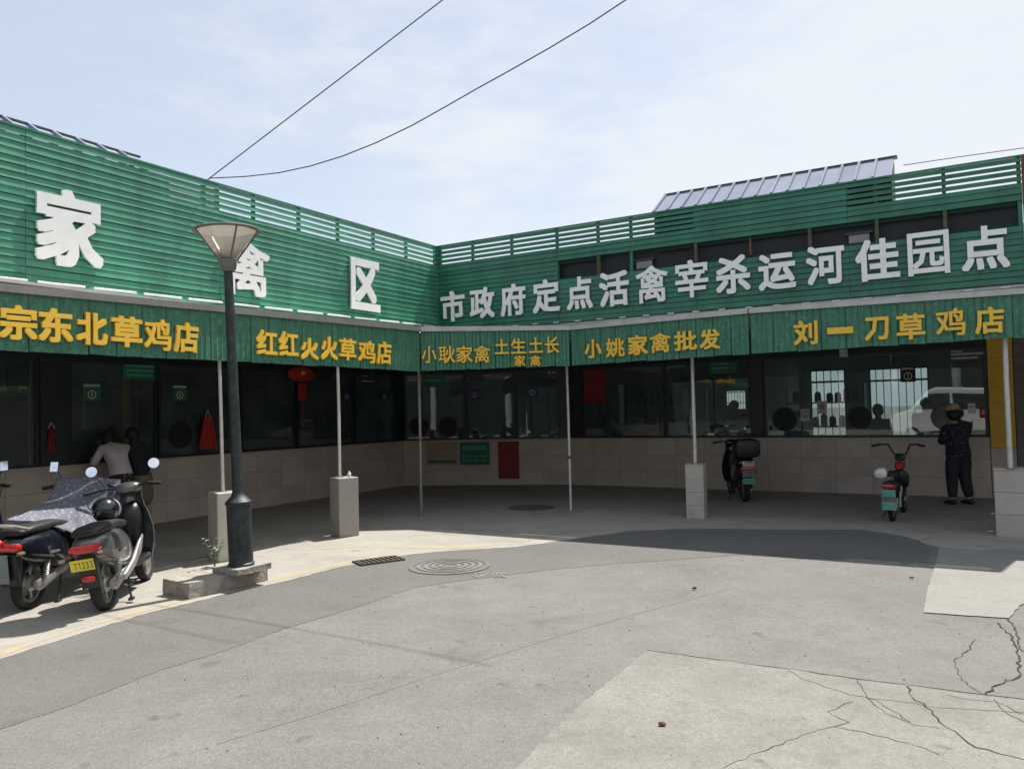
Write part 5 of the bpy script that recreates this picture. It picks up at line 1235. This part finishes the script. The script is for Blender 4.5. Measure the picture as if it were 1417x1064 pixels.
# child-size electric bike with small wheels
def ebike(loc, rotz):
    t = thing('electric_bicycle', 'small white and black electric bike with teal plates and red front bag', 'electric bicycle', loc, rotz)
    wheel(t, 0, .19, .035); wheel(t, 1.05, .19, .035)
    mb = MB(); mb.tube([(.12, 0, .52), (.22, 0, .36), (.45, 0, .27), (.72, 0, .30), (.90, 0, .55), (.93, 0, .66)], .032, 10); mb.build('frame', 'paint_white', t, 40)
    for s_ in (-1, 1):
        MB().tube([(0, s_ * .055, .19), (.22, s_ * .05, .36)], .015, 8).build('chain_stay', 'paint_white', t, 40)
        MB().tube([(0, s_ * .06, .19), (.05, s_ * .06, .50)], .013, 8).build('seat_stay', 'silver', t, 40)
        MB().tube([(1.05, s_ * .05, .19), (.96, s_ * .05, .50)], .015, 8).build('fork_leg', 'silver', t, 40)
        MB().tube([(.80, s_ * .25, 1.05), (.72, s_ * .36, 1.03)], .019, 10).build('grip', 'rubber', t, 40)
        MB().tube([(.30, s_ * .02, .27), (.30, s_ * .14, .25)], .012, 6).build('pedal', 'black_plastic', t)
    MB().tube([(.95, 0, .50), (.90, 0, .72), (.87, 0, .88)], .022, 10).build('stem', 'black_plastic', t, 40)
    MB().tube([(.80, -.26, 1.05), (.86, -.15, 1.05), (.87, -.08, .90), (.87, .08, .90), (.86, .15, 1.05), (.80, .26, 1.05)], .013, 8).build('handlebar', 'black_plastic', t, 40)
    MB().sell([(.86, .04, .84, .04), (.89, .07, .85, .06), (.95, .06, .85, .055), (.97, .03, .85, .03)], 14, 2.5).build('headlight', 'black_plastic', t, 50)
    MB().sell([(.76, .04, .72, .04), (.80, .07, .73, .06), (.88, .07, .73, .06)], 14, 2.6).build('front_bag', 'red_cloth', t, 50)
    MB().sell([(-.02, .09, .66, .025), (.03, .12, .67, .04), (.18, .10, .67, .035), (.30, .05, .66, .025), (.34, .03, .655, .015)], 16, 2.6).build('saddle', 'seat_black', t, 50)
    MB().tube([(.14, 0, .50), (.12, 0, .65)], .018, 8).build('seat_post', 'silver', t, 40)
    MB().sell([(-.02, .07, .44, .10), (.02, .10, .44, .14), (.22, .09, .42, .13), (.30, .05, .38, .08)], 16, 3.2).build('battery', 'black_plastic', t, 50)
    MB().sell([(.74, .04, .60, .05), (.78, .11, .55, .13), (.86, .12, .52, .14), (.90, .07, .50, .10)], 16, 3).build('front_box', 'black_plastic', t, 50)
    for s_ in (-1, 1): MB().tube([(.02, s_ * .10, .20), (.05, s_ * .10, .42)], [.02, .018], 8).build('shock_absorber', 'red_lens' if s_ > 0 else 'silver', t, 40)
    for s_ in (-1, 1): MB().tube([(.82, s_ * .20, 1.05), (.90, s_ * .10, .95), (.95, s_ * .04, .70)], .004, 5).build('brake_cable', 'rubber', t, 40)
    MB().box(-.28, .06, -.08, .08, .545, .565).build('rack', 'black_plastic', t, bevel=.005)
    MB().sell([(-.30, .06, .515, .015), (-.29, .09, .515, .03), (-.25, .09, .515, .03)], 14, 3).build('tail_light', 'red_lens', t, 50)
    MB().prism([(-.27, .50), (-.23, .50), (-.19, .18), (-.23, .18)], -.07, .07, 'y').build('rear_mudguard', 'black_plastic', t)
    plate(t, -.285, 0, .42, .185, .11, -10, 'plate_teal', 'print_pale'); plate(t, -.27, 0, .33, .185, .06, -8, 'plate_dim', 'red_cloth', 1); plate(t, -.255, 0, .24, .185, .12, -8, 'plate_teal', 'print_pale', 2)
    MB().sell([(-.26, .05, .69, .04, .10), (-.24, .08, .69, .065, .10), (-.12, .085, .70, .07, .10), (-.08, .05, .70, .05, .10)], 14, 2.6).build('small_box', 'paint_white', t, 50)
    MB().tube([(.25, .05, .27), (.22, .16, .015)], .009, 6).build('side_stand', 'black_plastic', t, 40)
ge = g(1240, 724); ebike((ge.x + .05, ge.y + .2, .004), R_(90 - 34))

# ------------------------------------------------------------------ what stands behind the camera, seen only mirrored in the glass
hall = thing('opposite_hall', 'long dark open-fronted market hall across the yard, with a pale office front', 'building', (0, -16, 0))
MB().box(-34, -2.5, -3, 0, 0, 5.6).build('hall_wall', 'hall_dark', hall); MB().box(14, 34, -3, 0, 0, 5.6).build('hall_wall', 'hall_dark', hall)
MB().box(-2.5, 14, -3, -1, 0, 6.2).build('office_wall', 'hall_wall', hall)
for k in range(4): 
    wn = MB().box(-.9 + k * 3.8, 1.3 + k * 3.8, -1.02, -.96, 1.2, 2.9).build('window', 'frame_dark', hall); MB().box(.15 + k * 3.8, .22 + k * 3.8, -.96, -.93, 1.2, 2.9).build('mullion', 'trim_light', wn)
MB().box(-34, 34, -3.2, 2.2, 5.65, 5.8).build('roof', 'roof_edge', hall)
for k in range(9): MB().box(-33 + k * 3.8, -32.7 + k * 3.8, 1.6, 1.9, 0, 5.6).build('column', 'trim_light', hall) if k < 8 else None
side = thing('side_hall', 'dark market shed on the far side of the yard, off to the right', 'building', (24, 0, 0))
MB().box(0, 3, -16, 24, 0, 5.2).build('shed_wall', 'hall_dark', side); MB().box(-1.5, 3.2, -16, 24, 5.22, 5.35).build('roof', 'roof_edge', side)
lside = thing('left_hall', 'dark market shed closing the yard on the left', 'building', (-20, 0, 0))
MB().box(-3, 0, -16, 2, 0, 5.2).build('shed_wall', 'hall_dark', lside); MB().box(-3.2, 1.5, -16, 2, 5.22, 5.35).build('roof', 'roof_edge', lside)
def vehicle(name, label, cat, loc, rotz, prof, win, W, mat):
    t = thing(name, label, cat, loc, rotz); MB().prism(prof, -W / 2, W / 2, 'y').build('body', mat, t, bevel=.08)
    for s_ in (-1, 1):
        for wp in win: MB().prism(wp, s_ * (W / 2 + .004) - .01, s_ * (W / 2 + .004) + .01, 'y').build('window', 'header_dark', t)
    xs = [p_[0] for p_ in prof]; x0, x1 = min(xs), max(xs)
    for x in (x0 + .85, x1 - .85):
        for s_ in (-1, 1):
            M_ = Matrix.Translation((x, s_ * (W / 2 - .08), .32)) @ Matrix.Rotation(R_(90), 4, 'X'); wl = MB().lathe([(.2, -.1), (.3, -.1), (.32, -.07), (.32, .07), (.3, .1), (.2, .1)], 24, M_).build('wheel', 'rubber', t, 40); MB().lathe([(.03, -.11), (.19, -.105), (.19, .105), (.03, .11)], 16, M_).build('rim', 'silver', wl, 40)
    for s_ in (-1, 1): MB().box(x1 - .04, x1 + .015, s_ * W * .38 - .12, s_ * W * .38 + .12, .62, .78).build('headlight', 'lamp_glass', t, bevel=.01); MB().box(x0 - .015, x0 + .04, s_ * W * .42 - .07, s_ * W * .42 + .07, .7, .95).build('tail_light', 'red_lens', t, bevel=.01)
    return t
vehicle('white_van', 'white delivery van parked in the yard, mirrored in the right window', 'van', (-4.6, -5.5, 0), R_(150),
        [(-2.5, .35), (2.45, .35), (2.5, .8), (2.35, 1.1), (1.7, 1.35), (1.0, 2.15), (.7, 2.25), (-2.4, 2.25), (-2.5, 2.0)], [[(.2, 1.35), (1.5, 1.35), (.95, 2.0), (.2, 2.0)], [(-1.6, 1.35), (.1, 1.35), (.1, 2.0), (-1.6, 2.0)]], 1.85, 'paint_white')
vehicle('white_hatchback', 'white hatchback parked in the yard, mirrored in the corner window', 'car', (6.4, -3.5, 0), R_(20),
        [(-2.1, .3), (2.05, .3), (2.15, .6), (2.0, .85), (1.1, .98), (.45, 1.42), (.1, 1.5), (-1.2, 1.5), (-1.9, 1.1), (-2.12, .9)], [[(.25, .98), (.95, .98), (.4, 1.36), (.25, 1.38)], [(-.7, .98), (.18, .98), (.18, 1.4), (-.7, 1.42)], [(-1.55, 1.0), (-.78, .98), (-.78, 1.41), (-1.15, 1.4)]], 1.72, 'paint_white')
vehicle('grey_car', 'grey saloon parked in the yard, mirrored in the left windows', 'car', (11, -2, 0), R_(80),
        [(-2.2, .3), (2.15, .3), (2.25, .6), (2.1, .85), (1.2, .95), (.6, 1.38), (.1, 1.46), (-1.0, 1.44), (-1.7, 1.05), (-2.22, .98)], [[(.25, .96), (1.0, .96), (.5, 1.32), (.25, 1.34)], [(-.8, .96), (.18, .96), (.18, 1.36), (-.8, 1.36)]], 1.75, 'paint_grey')
